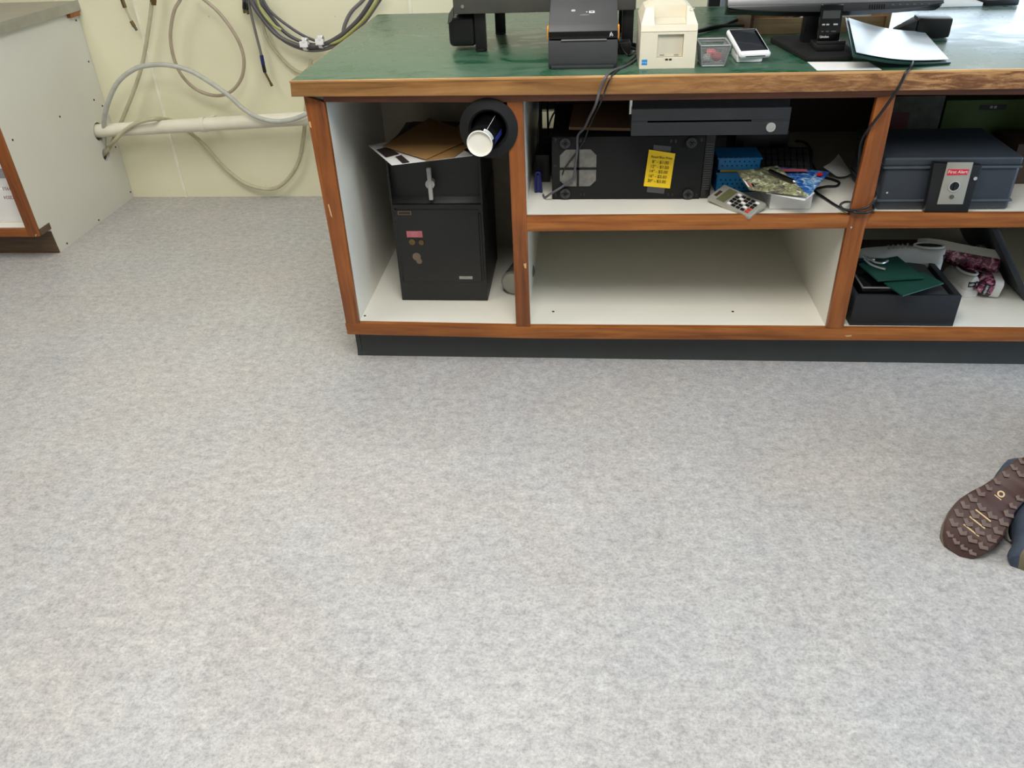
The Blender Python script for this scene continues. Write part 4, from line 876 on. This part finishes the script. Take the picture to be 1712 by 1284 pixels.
# top cover: bevelled crown with a scooped paper exit
tp.hexa([(rx0, ry0, cz), (rx1, ry0, cz), (rx1, ry1, cz), (rx0, ry1, cz), (rx0, ry0 + .004, 1.022), (rx1, ry0 + .004, 1.022), (rx1, ry1, 1.03), (rx0, ry1, 1.03)])
tp.hexa([(rx0, ry0 + .0042, 1.0221), (.962, ry0 + .0042, 1.0221), (.962, ry1, 1.03), (rx0, ry1, 1.03), (rx0 + .012, ry0 + .05, 1.055), (.960, ry0 + .05, 1.062), (.960, ry1 - .01, 1.062), (rx0 + .012, ry1 - .01, 1.053)])
tp.hexa([(1.045, ry0 + .0042, 1.0221), (rx1, ry0 + .0042, 1.0221), (rx1, ry1, 1.03), (1.045, ry1, 1.03), (1.047, ry0 + .05, 1.062), (rx1 - .012, ry0 + .05, 1.055), (rx1 - .012, ry1 - .01, 1.053), (1.047, ry1 - .01, 1.062)])
tp.hexa([(.962, ry0 + .060, 1.024), (1.045, ry0 + .060, 1.024), (1.045, ry1, 1.03), (.962, ry1, 1.03), (.960, ry0 + .066, 1.062), (1.047, ry0 + .066, 1.062), (1.047, ry1 - .01, 1.062), (.960, ry1 - .01, 1.062)])
tc_ = obj('top_cover', tp, BEIGE, rp)
obj('paper_exit', MB().prism([(.9622, ry0 + .012, 1.0228), (1.0448, ry0 + .012, 1.0228), (1.0448, ry0 + .060, 1.0305), (.9622, ry0 + .060, 1.0305)], (0, 0, .0008)), BEIGED, tc_)
obj('side_lever', MB().box(1.052, 1.066, ry0 + .034, ry0 + .037, 1.0555, 1.0575), BEIGED, tc_)
est = obj('blue_sticker', MB().box(.933, .9475, ry0 - .0006, ry0 + .001, .9245, .938), mat('sticker_blue', srgb(30, 140, 210), .4), rp)
text('star_mark', 'energy', .0048, frame((.9402, ry0 - .001, .931), (1, 0, 0), (0, 0, 1)), WINK, est)

# mesh basket
mbk = thing('wire_basket', 'small grey wire mesh basket between printer and card reader', 'basket', (1.125, .09, ZT))
def bq(z, k): 
    t_ = (z - ZT) / .055; a = (1.095 - .008 * t_, 1.152 + .012 * t_, .055 - .006 * t_, .135 + .010 * t_)
    return [(a[0], a[2], z), (a[1], a[2], z), (a[1], a[3], z), (a[0], a[3], z)][k]
wm = MB(); GW = mat('grey_wire', srgb(150, 152, 152), .35, .5)
for side in range(4):
    k0, k1 = side, (side + 1) % 4
    for i in range(1, 15):
        u = i / 15; a = V(bq(ZT + .006, k0)).lerp(V(bq(ZT + .006, k1)), u); b = V(bq(ZT + .052, k0)).lerp(V(bq(ZT + .052, k1)), u); wm.tube([a, b], .0006, n=4, smooth=False)
    for j in range(1, 10):
        z = ZT + .006 + .046 * j / 10; wm.tube([bq(z, k0), bq(z, k1)], .0006, n=4, smooth=False)
obj('mesh', wm, GW, mbk)
fm = MB()
for side in range(4):
    k0, k1 = side, (side + 1) % 4; fm.tube([bq(ZT + .055, k0), bq(ZT + .055, k1)], .0026, n=8, smooth=False); fm.tube([bq(ZT + .003, k0), bq(ZT + .003, k1)], .0022, n=8, smooth=False); fm.tube([bq(ZT + .003, k0), bq(ZT + .055, k0)], .0022, n=8, smooth=False)
    a, b = V(bq(ZT + .048, k0)), V(bq(ZT + .048, k1)); a2, b2 = V(bq(ZT + .055, k0)), V(bq(ZT + .055, k1)); fm.quad([a, b, b2, a2])
    a, b = V(bq(ZT + .003, k0)), V(bq(ZT + .003, k1)); a2, b2 = V(bq(ZT + .012, k0)), V(bq(ZT + .012, k1)); fm.quad([a, b, b2, a2])
fm.box(1.095, 1.152, .055, .135, ZT + .0003, ZT + .0015)
obj('frame', fm, GW, mbk)
for i, (x, y, z, m, lb_) in enumerate([(1.135, .075, ZT + .022, mat('pink_rubber', srgb(205, 110, 110), .5), 'pink wrapped candy in the wire basket, right one'), (1.120, .095, ZT + .028, bpy.data.materials['pink_rubber'], 'pink wrapped candy in the wire basket, rear one'), (1.108, .075, ZT + .018, mat('pale_candy', srgb(200, 196, 188), .5), 'pale wrapped candy in the wire basket')]):
    tag(obj('candy', MB().lathe([(0, -.013), (.007, -.012), (.0125, -.004), (.0125, .004), (.007, .012), (0, .013)], (x, y, z), (1, .3 * i, .2), 14), m, loc=(x, y, z)), lb_, 'candy')

# card reader
TQ = [V(p) for p in (P(1225, 93, 'z', .940), P(1280, 92, 'z', .940), P(1268, 42, 'z', .975), P(1212, 45, 'z', .975))]
tcn = sum(TQ, V()) / 4; tcn.z = 0.958
tr = thing('card_reader', 'white card reader with tilted dark screen on the countertop', 'card reader', (tcn.x, tcn.y, ZT))
TM = frame((1.229, .158, .957), (.985, .16, 0), V((-.16, .96, .28)))
obj('shell', MB().box(-.0435, .0435, -.072, .072, -.014, .004, bev=.009, seg=3).xf(TM), WPLAST, tr)
obj('base', MB().box(1.192, 1.262, .10, .20, ZT + .0002, ZT + .020, bev=.006).box(1.20, 1.262, .15, .20, ZT + .010, ZT + .034, bev=.006), WPLAST, tr)
scn = obj('screen', MB().box(-.0375, .0375, -.058, .064, .0035, .0048, bev=.0006).xf(TM), GLASSSCR, tr)
obj('glare_strip', MB().box(.030, .0372, -.056, .05, .0047, .0052).xf(TM), BLKG, scn)
obj('card_slot', MB().box(-.027, .027, -.0735, -.0690, -.0055, -.0035).xf(TM), CHARD, tr)

# POS monitor
mo = thing('touch_monitor', 'wide black touch monitor on hexagonal stand foot, screen tilted back', 'monitor', (1.42, .25, ZT))
mA, mB_ = P(1217, 10, 'y', .215), P(1579, 7, 'y', .215)
mz = P(1400, 17, 'y', .215).z
tilt = Matrix.Translation((0, .215, mz)) @ Euler((math.radians(-22), 0, 0)).to_matrix().to_4x4() @ Matrix.Translation((0, -.215, -mz))
obj('housing', MB().box(mA.x, mB_.x, .222, .268, mz + .004, mz + .36, bev=.010, seg=3).xf(tilt), BLK, mo)
obj('bezel', MB().box(mA.x, mB_.x, .214, .2215, mz + .016, mz + .045, bev=.003).box(mA.x, mB_.x, .214, .2215, mz + .335, mz + .36, bev=.003).box(mA.x, mA.x + .025, .214, .2215, mz + .045, mz + .335).box(mB_.x - .025, mB_.x, .214, .2215, mz + .045, mz + .335).xf(tilt), mat('grey_bezel', srgb(108, 108, 110), .3, .2), mo)
obj('screen', MB().box(mA.x + .024, mB_.x - .024, .216, .2218, mz + .044, mz + .336).xf(tilt), GLASSSCR, mo)
# curved chin
chin = MB().prism([(mA.x + .004, .212, mz + .018)] + [(mA.x + (mB_.x - mA.x) * u, .212, mz + .012 - .016 * math.sin(math.pi * u) ** .6) for u in [k / 16 for k in range(17)]] + [(mB_.x - .004, .212, mz + .018)], (0, .05, 0), bev=.001).xf(tilt)
ch = obj('chin', chin, BLK, mo)
for k in range(7):
    xx = P(1454 + k * 4, 12, 'y', .21).x; obj('vent_slot', MB().box(xx, xx + .003, .2112, .2125, mz + .000, mz + .012).xf(tilt), BLKG, ch)
for k in range(6):
    xx = P(1492 + k * 12, 9, 'y', .21).x; obj('button', MB().box(xx, xx + .006, .2108, .2125, mz + .008, mz + .011, bev=.0005).xf(tilt), CHAR, ch)
obj('column', MB().box(1.405, 1.478, .285, .325, ZT + .012, mz + .16, bev=.004), BLK, mo)
obj('hinge', MB().box(1.42, 1.465, .262, .30, mz + .10, mz + .16, bev=.003), BLK, mo)
ft_ = [(1.372, .098), (1.56, .098), (1.62, .20), (1.60, .37), (1.40, .39), (1.325, .33), (1.335, .30)]
obj('foot', MB().prism([(x, y, ZT + .0002) for x, y in [(1.376, .098), (1.500, .098), (1.520, .20), (1.520, .40), (1.352, .40), (1.332, .37)]], (0, 0, .014), bev=.003), BLKM, mo)
ph = thing('key_telephone', 'black keypad remote standing in a holder at the monitor foot', 'remote', (1.44, .17, ZT + .015))
kf = P(1388, 80, 'z', ZT + .02)
RMx = frame((1.452, .200, ZT + .064), (1, 0, 0), (0, .16, 1))
bd_ = obj('body', MB().box(-.030, .030, -.046, .062, -.010, .004, bev=.004).xf(RMx), BLKG, ph)
obj('display', MB().box(-.023, .023, .026, .046, .0038, .0048).xf(RMx), mat('smoky_display', srgb(58, 60, 60), .12), bd_)
for (x, y, w__, h__) in [(-.022, .009, .008, .004), (-.011, .009, .008, .004), (.008, .009, .012, .004), (-.022, -.008, .006, .003), (-.010, -.008, .008, .003), (.004, -.008, .014, .003)]:
    obj('key', MB().box(x, x + w__, y, y + h__, .0038, .0056, bev=.0006).xf(RMx), CHAR if y < 0 else mat('silver_key', srgb(165, 165, 165), .3), bd_)
text('lettering', 'Uniden', .0085, RMx @ frame((-.012, -.020, .0048), (1, 0, 0), (0, 1, 0)), WINK, bd_)
obj('holder', MB().box(1.415, 1.490, .155, .235, ZT + .0148, ZT + .032, bev=.003).box(1.415, 1.490, .155, .163, ZT + .032, ZT + .040, bev=.002), BLK, ph)

# curved glossy catalogue
CQ = {'a': P(1413, 29, 'z', .985), 'b': P(1426, 92, 'z', .955), 'c': P(1590, 104, 'z', .920), 'd': P(1545, 54, 'z', .925)}
def cfn(u, v, off=0):
    p = CQ['a'].lerp(CQ['d'], u).lerp(CQ['b'].lerp(CQ['c'], u), v)
    z = p.z - .010 * math.sin(math.pi * u)
    return V((p.x, p.y, max(z, ZT + .003) + off))
cat_ = thing('ring_binder', 'dark green curled folder with glossy white sheet on the countertop', 'folder', (1.62, .2, ZT))
obj('cover', MB().grid(lambda u, v: cfn(u, v), 18, 8, .004), mat('bottle_green_cover', srgb(20, 52, 44), .35), cat_)
obj('sheet', MB().grid(lambda u, v: cfn(.035 + u * .95, .03 + v * .93, .0045), 18, 8, .0006), mat('glossy_white_sheet', srgb(206, 214, 220), .28, var=.03), cat_)
sl_ = tag(obj('paper_slip', MB().prism([P(1350, 104, 'z', ZT + .0002), P(1452, 104, 'z', ZT + .0002), P(1474, 117, 'z', ZT + .0002), P(1366, 118, 'z', ZT + .0002)][::-1], (0, 0, .0008)), WPAPER, loc=P(1410, 110, 'z', ZT)), 'white paper slip lying flat at the counter front edge', 'paper')
# small black scanner
bs_ = thing('barcode_scanner', 'small black and grey boxy scanner behind the glossy sheet', 'scanner', (1.77, .42, ZT))
SM = Matrix.Translation((1.79, .42, ZT)) @ Euler((0, 0, math.radians(-8))).to_matrix().to_4x4()
obj('body', MB().box(-.03, .065, -.035, .045, .001, .055, bev=.008).xf(SM), BLK, bs_)
obj('nose', MB().hexa([(-.085, -.01, .004), (-.0305, -.03, .004), (-.0305, .04, .004), (-.085, .02, .004), (-.085, -.01, .02), (-.0305, -.03, .048), (-.0305, .04, .048), (-.085, .02, .02)], bev=.002).xf(SM), CHAR, bs_)
# wooden organiser
og = thing('wooden_organiser', 'light wooden desk organiser behind the monitor', 'organiser', (1.42, .6, ZT))
OW = wood('plywood', srgb(138, 108, 74), srgb(168, 136, 96), srgb(186, 156, 116), 'x')
obj('base', MB().box(1.30, 1.70, .50, .72, ZT + .0002, ZT + .012), OW, og)
obj('front_board', MB().box(1.30, 1.70, .50, .51, ZT + .012, ZT + .045), OW, og)
obj('back_board', MB().box(1.30, 1.70, .71, .72, ZT + .012, ZT + .11), OW, og)
obj('side_board', MB().box(1.29, 1.30, .49, .73, ZT + .0002, ZT + .115), wood('dark_ply_side', srgb(58, 36, 24), srgb(80, 52, 34), srgb(96, 64, 42), 'y'), og)
obj('side_board', MB().box(1.70, 1.71, .49, .73, ZT + .0002, ZT + .115), OW, og)
tag(obj('paper_stack', MB().box(1.46, 1.66, .52, .70, ZT + .013, ZT + .052, bev=.001), WPAPER, loc=(1.56, .61, ZT)), 'stack of white paper in the wooden organiser', 'paper')
tag(obj('red_pencil', MB().tube([(1.40, .515, ZT + .052), (1.47, .52, ZT + .054)], .004, n=6, smooth=False), DRED, loc=(1.43, .517, ZT)), 'dark red pencil resting on the organiser edge', 'pencil')
# cables on and over the counter
def T(px, py, z=ZT + .005): return P(px, py, 'z', z)
def cord(label, pts, r=.0035, m=BLKC, cat='cord', name='cord'):
    return tag(obj(name, MB().tube(pts, r), m, loc=pts[0]), label, cat)
cord('thick black cable running from the receipt printer under the monitor, left one', [T(1150, 56, ZT + .006), T(1190, 48, ZT + .006), T(1225, 36), T(1252, 26, ZT + .02), T(1275, 14, ZT + .04), T(1300, 6, ZT + .07)], .005)
cord('thick black cable running behind the card reader to the monitor stand', [T(1165, 52, ZT + .012), T(1200, 44, ZT + .012), T(1255, 42, ZT + .012), T(1290, 37, ZT + .02), T(1320, 30, ZT + .03), T(1356, 21, ZT + .05)], .005)
cord('black cable between the two printers', [(.885, .40, ZT + .006), (.93, .34, ZT + .006), (.99, .30, ZT + .006), (1.06, .29, ZT + .006)], .006)
cord('thin black wire looping between the two printers', [(.872, .26, ZT + .04), (.90, .20, ZT + .006), (.93, .25, ZT + .005), (.98, .27, ZT + .004)], .0025)
ad = thing('power_adapter', 'black power adapter block between the two printers', 'adapter', (.90, .27, ZT))
obj('block', MB().box(.876, .912, .235, .285, ZT + .0003, ZT + .034, bev=.004), BLK, ad); obj('strain_relief', MB().cyl((.912, .26, ZT + .014), (.93, .262, ZT + .008), .005, .003), BLK, ad)
yo = -.034
fo = lambda px, py, y=yo: P(px, py, 'y', y)
cord('grey black cord hanging over the counter edge to the computer, thicker one', [T(1068, 95, ZT + .003), T(1050, 108, ZT + .003), T(1028, 117, ZT + .004), T(1020, 121, ZT + .004) , fo(1012, 130), fo(1003, 150), fo(996, 175), P(986, 195, 'y', .04), P(977, 214, 'y', .10), P(966, 227, 'y', .13), P(965, 250, 'y', .13), P(962, 275, 'y', .13), P(958, 298, 'y', .13), P(940, 312, 'y', .13), P(922, 323, 'y', .125), P(910, 330, 'y', .15), P(907, 318, 'y', .25)], .0035, DGREYC)
cord('thin cord hanging over the counter edge beside the thicker one', [T(1066, 90, ZT + .003), T(1052, 103, ZT + .003), T(1034, 116, ZT + .003), fo(1022, 128), fo(1012, 150), fo(1004, 172), P(995, 190, 'y', .05), P(984, 215, 'y', .11), P(976, 236, 'y', .13), P(960, 260, 'y', .134), P(945, 280, 'y', .134), P(940, 292, 'y', .134)], .0022)
cord('black cord from under the folder down over the edge and round the post', [T(1518, 90, ZT + .004), T(1524, 99, ZT + .008), T(1526, 104, ZT + .010), T(1522, 113, ZT + .006), fo(1514, 122, -.033), fo(1508, 135, -.033), fo(1498, 153, -.033), fo(1478, 182, -.02), fo(1458, 208, -.012), P(1445, 226, 'y', .01), P(1438, 245, 'y', .04), P(1436, 280, 'y', .06), P(1436, 300, 'y', .06)], .0038)
cord('black cord coiled round the foot of the right post on the shelf', [P(1330, 236, 'y', .42), P(1345, 238, 'y', .40), P(1356, 252, 'y', .36), P(1358, 275, 'z', ZU + .005), P(1372, 293, 'z', ZU + .005), P(1392, 300, 'z', ZU + .005), P(1403, 305, 'z', ZU + .005), P(1398, 311, 'z', ZU + .005), P(1380, 312, 'z', ZU + .005), P(1362, 318, 'z', ZU + .005), P(1380, 332, 'z', ZU + .005), P(1402, 346, 'z', ZU + .005), fo(1424, 354, -.008), fo(1446, 356, -.012), fo(1460, 350, -.008), P(1458, 343, 'y', .03)], .0038)
cord('loop of black cord lying round the front of the right post', [P(1462, 315, 'y', .03), fo(1464, 330, -.004), fo(1452, 345, -.010), fo(1432, 351, -.012), fo(1412, 350, -.010), fo(1405, 343, -.004), P(1412, 338, 'y', .012), P(1422, 338, 'z', ZU + .008)], .0034)
# things at the far side
rk = thing('metal_rack', 'dark rack with grey uprights beyond the counter', 'rack', (1.42, 1.45, 0))
for i, x in enumerate((1.325, 1.36, 1.60)): obj('upright', MB().box(x, x + .018, 1.36, 1.38, 0, 1.5), mat('blue_grey_steel', srgb(130, 140, 150), .4, .3) if i == 0 else bpy.data.materials['blue_grey_steel'], rk)
for z in (.35, .75, 1.15): obj('shelf', MB().box(1.32, 1.63, 1.34, 1.70, z, z + .02), DSTEEL, rk)
obj('back_sheet', MB().box(1.322, 1.625, 1.68, 1.69, .02, 1.5), BLKM, rk)
tag(obj('magazine_pile', MB().box(1.95, 2.16, .93, 1.06, ZT + .0003, ZT + .012, bev=.001), WPAPER, loc=(2.1, 1.0, ZT)), 'white papers at the far edge of the countertop', 'paper')
tag(obj('black_tray', MB().box(2.17, 2.28, .93, 1.05, ZT + .0003, ZT + .02, bev=.004), BLK, loc=(2.2, 1.0, ZT)), 'black tray beside the white papers at the far edge', 'tray')

# ------------------------------------------------------------------ kneeling person, mostly outside the frame
def boot(parent, M, name='shoe'):
    """trail shoe; local x width, y from toe (0) to heel (L), z into the foot (sole outward is -z)"""
    L = .30
    st = [(0, .022), (.04, .038), (.12, .052), (.22, .0595), (.34, .060), (.45, .053), (.56, .044), (.66, .040), (.78, .0415), (.90, .040), (.97, .029), (1, .015)]
    def hw(u):
        for i in range(len(st) - 1):
            if st[i][0] <= u <= st[i + 1][0]:
                k = (u - st[i][0]) / (st[i + 1][0] - st[i][0]); return st[i][1] + (st[i + 1][1] - st[i][1]) * k
        return st[-1][1]
    off = lambda u: .010 * math.sin(math.pi * min(1, u * 1.15)) - .004
    zb = lambda u: .022 * max(0, (.22 - u) / .22) ** 1.6 + (.010 * math.sin(math.pi * (u - .45) / .3) if .45 < u < .75 else 0)
    us = [k / 40 for k in range(41)]
    def sec(u, z0, z1, g=1.0, r=.006):
        w_ = hw(u) * g; o_ = off(u); zz = zb(u)
        return [V((o_ + a, u * L, zz + b)) for a, b in ((-w_ + r, z0), (-w_, z0 + r * .8), (-w_, z1), (w_, z1), (w_, z0 + r * .8), (w_ - r, z0))]
    s0 = obj(name, MB().loft([sec(u, 0, .010) for u in us]).xf(M), SOLEBR, parent)
    obj('midsole', MB().loft([sec(u, .010, .030, .99, .002) for u in us]).xf(M), MIDS, s0)
    # lugs: chevrons in rows
    for ri in range(11):
        u = .06 + ri * .083
        for cx_ in (-.72, -.25, .25, .72):
            w_ = hw(u); x = off(u) + cx_ * w_; y = u * L + (abs(cx_) * .008); z = zb(u); sgn = 1 if cx_ > 0 else -1
            if .44 < u < .78 and abs(cx_) < .5: continue
            s_ = .0140 if w_ > .05 else .0110
            pts = [(-s_ * .9, -.002), (-s_ * .15, -s_ * .75), (s_ * .95, -.001), (s_ * .55, s_ * .45), (-.001, s_ * .02), (-s_ * .5, s_ * .55)]
            poly = [V((x + a * sgn, y + b, z + .0005)) for a, b in pts]
            obj('lug', MB().prism(poly, (0, 0, -.0050), bev=.0006).xf(M), LUGBR, s0)
    for k, u in enumerate((.20, .28, .355)):
        x = off(u); z = zb(u); obj('tan_bar', MB().box(x - .020, x + .020, u * L - .0016, u * L + .0016, z - .0012, z + .001).xf(M), TAN, s0)
    lo = V((off(.60) + .004, .60 * L, zb(.60) - .0012))
    obj('sole_logo', MB().ring(lo, (0, 0, 1), .0048, .0082, .0014, n=28).box(lo.x - .009, lo.x + .009, lo.y - .0125, lo.y - .0105, lo.z, lo.z + .0014).xf(M), TAN, s0)
    # upper
    secs = []
    for u in us:
        w_ = hw(u) * (.98 + .28 * max(0, min(1, (u - .74) / .14))); h = .045 if u < .1 else .045 + .035 * (u - .1) / .4 if u < .5 else .080 + (.02 if u > .75 else .02 * (u - .5) / .25); o_ = off(u); zz = zb(u) + .029
        if u < .06: h = .03 + .25 * u
        secs.append([V((o_ + w_ * math.cos(math.pi * k / 15) * (1 - .35 * math.sin(math.pi * k / 15) ** 2 * (1 if u < .6 else .6)), u * L, zz + (h - .01) * math.sin(math.pi * k / 15) ** .7)) for k in range(16)])
    up_ = obj('shoe_upper', MB().loft(secs).xf(M), SHOEB, s0)
    return s0
per = thing('person', 'kneeling person in dark jeans and black shirt with brown soled trail shoes', 'person', (2.2, -.5, 0))
def cambasis(r_, u_, f_): return _r * r_ + _u * u_ + _f * f_
def bootM(toe, a, n):
    a = a.normalized(); n = (n - a * n.dot(a)).normalized(); z = -n; x = a.cross(z)
    return Matrix(((x.x, a.x, z.x, toe.x), (x.y, a.y, z.y, toe.y), (x.z, a.z, z.z, toe.z), (0, 0, 0, 1)))
toe1 = P(1597, 918, 'z', .024)
A1 = cambasis(.73, .68, .12); th = math.radians(24); wdir = cambasis(.7, -.7, 0)
N1 = cambasis(0, 0, -1) * math.cos(th) - wdir * math.sin(th)
M1 = bootM(toe1, A1, N1)
b1 = boot(per, M1)
toe2 = P(1748, 950, 'z', .030)
M2 = bootM(toe2, cambasis(.55, .55, .62), cambasis(.85, -.1, -.5))
b2 = boot(per, M2)
ld = MB().tube([P(1686, 873, 'z', .05), P(1684, 890, 'z', .025), P(1688, 903, 'z', .012), P(1695, 900, 'z', .02), P(1699, 880, 'z', .05)], .0022, n=6); obj('shoelace', ld, LACE, per)
# body: one skinned surface for trousers, one for shirt, one for skin
def skinned(name, pts, edges, m, parent, sub=2):
    me = bpy.data.meshes.new(name); me.from_pydata([V(p[:3]) - wloc(parent) for p in pts], edges, []); me.materials.append(m)
    o = bpy.data.objects.new(name, me); C.objects.link(o); o.parent = parent
    sk = o.modifiers.new('skin', 'SKIN'); sk.use_smooth_shade = True
    lay = me.skin_vertices[0] if me.skin_vertices else None
    bpy.context.view_layer.update()
    if not me.skin_vertices:
        b = bmesh.new(); b.from_mesh(me); b.verts.layers.skin.verify(); b.to_mesh(me); b.free()
    for i, p in enumerate(pts):
        r = p[3]; me.skin_vertices[0].data[i].radius = (r, r) if not isinstance(r, tuple) else r
        me.skin_vertices[0].data[i].use_root = (i == 0)
    ss = o.modifiers.new('sub', 'SUBSURF'); ss.levels = sub; ss.render_levels = sub
    return o
an1 = M1 @ V((0, .262, .085)); an2 = M2 @ V((0, .262, .085))
kn1 = V((2.33, -.30, .075)); kn2 = V((2.42, -.62, .075)); hip = V((2.46, -.72, .52))
hp1 = V((2.48, -.62, .46)); hp2 = V((2.53, -.80, .47))
an2 = V((max(an2.x, 2.08), an2.y, an2.z))
skinned('jeans', [tuple(hip) + (.13,), tuple(hp1) + (.105,), tuple(hp1.lerp(kn1, .5)) + (.085,), tuple(kn1) + (.066,), tuple(kn1.lerp(an1, .45)) + (.062,), tuple(an1.lerp(kn1, .12)) + (.047,),
    tuple(hp2) + (.105,), tuple(hp2.lerp(kn2, .5)) + (.085,), tuple(kn2) + (.066,), tuple(kn2.lerp(an2, .45)) + (.060,), tuple(an2.lerp(kn2, .12)) + (.047,), (2.52, -.66, .64, .125)],
    [(0, 1), (1, 2), (2, 3), (3, 4), (4, 5), (0, 6), (6, 7), (7, 8), (8, 9), (9, 10), (0, 11)], DENIM, per)
obj('sock', MB().tube([M1 @ V((0, .262, .06)), an1, an1.lerp(kn1, .16)], .036, n=14).tube([M2 @ V((0, .262, .06)), an2, an2.lerp(kn2, .16)], .036, n=14), BLKM, per)
skinned('shirt', [(2.52, -.66, .60, .125), (2.60, -.58, .78, .135), (2.68, -.50, .95, .13), (2.72, -.46, 1.01, .06), (2.56, -.38, .97, .06), (2.50, -.25, .80, .05), (2.86, -.60, .97, .06), (2.94, -.50, .78, .05), (2.52, -.14, .68, .042), (2.94, -.34, .66, .042)],
    [(0, 1), (1, 2), (2, 3), (2, 4), (4, 5), (2, 6), (6, 7), (5, 8), (7, 9)], SHIRT, per)
hc = V((2.80, -.37, 1.16))
obj('head', MB().lathe([(0, -.12), (.04, -.112), (.062, -.08), (.075, -.03), (.080, .02), (.076, .065), (.055, .10), (.02, .118), (0, .12)], hc, (.2, .25, 1), 28).cyl((2.72, -.45, 1.0), (2.79, -.38, 1.08), .05, .048).lathe([(0, -.014), (.012, -.01), (.013, .008), (.004, .03), (0, .03)], hc + V((.052, .066, -.012)), (0, .1, 1), 12).box(hc.x + .03, hc.x + .055, hc.y + .055, hc.y + .07, hc.z - .062, hc.z - .054, bev=.003).cyl(hc + V((-.062, .052, -.01)), hc + V((-.070, .058, -.01)), .022).cyl(hc + V((.064, -.052, -.01)), hc + V((.072, -.058, -.01)), .022), SKIN, per)
for s_ in (-1, 1):
    e = hc + V((.047, .058, .018)) + V((.026, -.020, 0)) * s_; obj('eye', MB().lathe([(0, -.008), (.006, -.005), (.008, 0), (.006, .005), (0, .008)], e, (0, 0, 1), 12), WPLAST, per)
obj('hair', MB().lathe([(.082, .0), (.087, .03), (.084, .07), (.062, .108), (.03, .128), (0, .131)], hc + V((-.012, -.014, 0)), (.1, .12, 1), 28), HAIR, per)
def hand(base, dirv, palm):
    dirv = V(dirv).normalized(); palm = V(palm); side = dirv.cross(palm).normalized(); palm = side.cross(dirv).normalized()
    b = V(base); pts = [tuple(b - dirv * .05) + (.028,), tuple(b) + (.026,), tuple(b + dirv * .045) + (.034,)]; ed = [(0, 1), (1, 2)]
    for k, ln in zip((-1.5, -.5, .5, 1.5), (.058, .070, .066, .052)):
        i = len(pts); r0 = b + dirv * .085 + side * k * .019
        pts += [tuple(r0) + (.0095,), tuple(r0 + dirv * ln * .5 + palm * .008) + (.0088,), tuple(r0 + dirv * ln * .85 + palm * .026) + (.008,)]
        ed += [(2, i), (i, i + 1), (i + 1, i + 2)]
    i = len(pts); r0 = b + dirv * .03 - side * .036
    pts += [tuple(r0) + (.012,), tuple(r0 + dirv * .03 - side * .016 + palm * .008) + (.0105,), tuple(r0 + dirv * .055 - side * .016 + palm * .016) + (.009,)]; ed += [(1, i), (i, i + 1), (i + 1, i + 2)]
    return skinned('hand', pts, ed, SKIN, per, 1)
hand((2.53, -.09, .64), (.1, .6, -.5), (0, -.5, -1)); hand((2.94, -.27, .62), (-.1, .6, -.5), (0, -.5, -1))
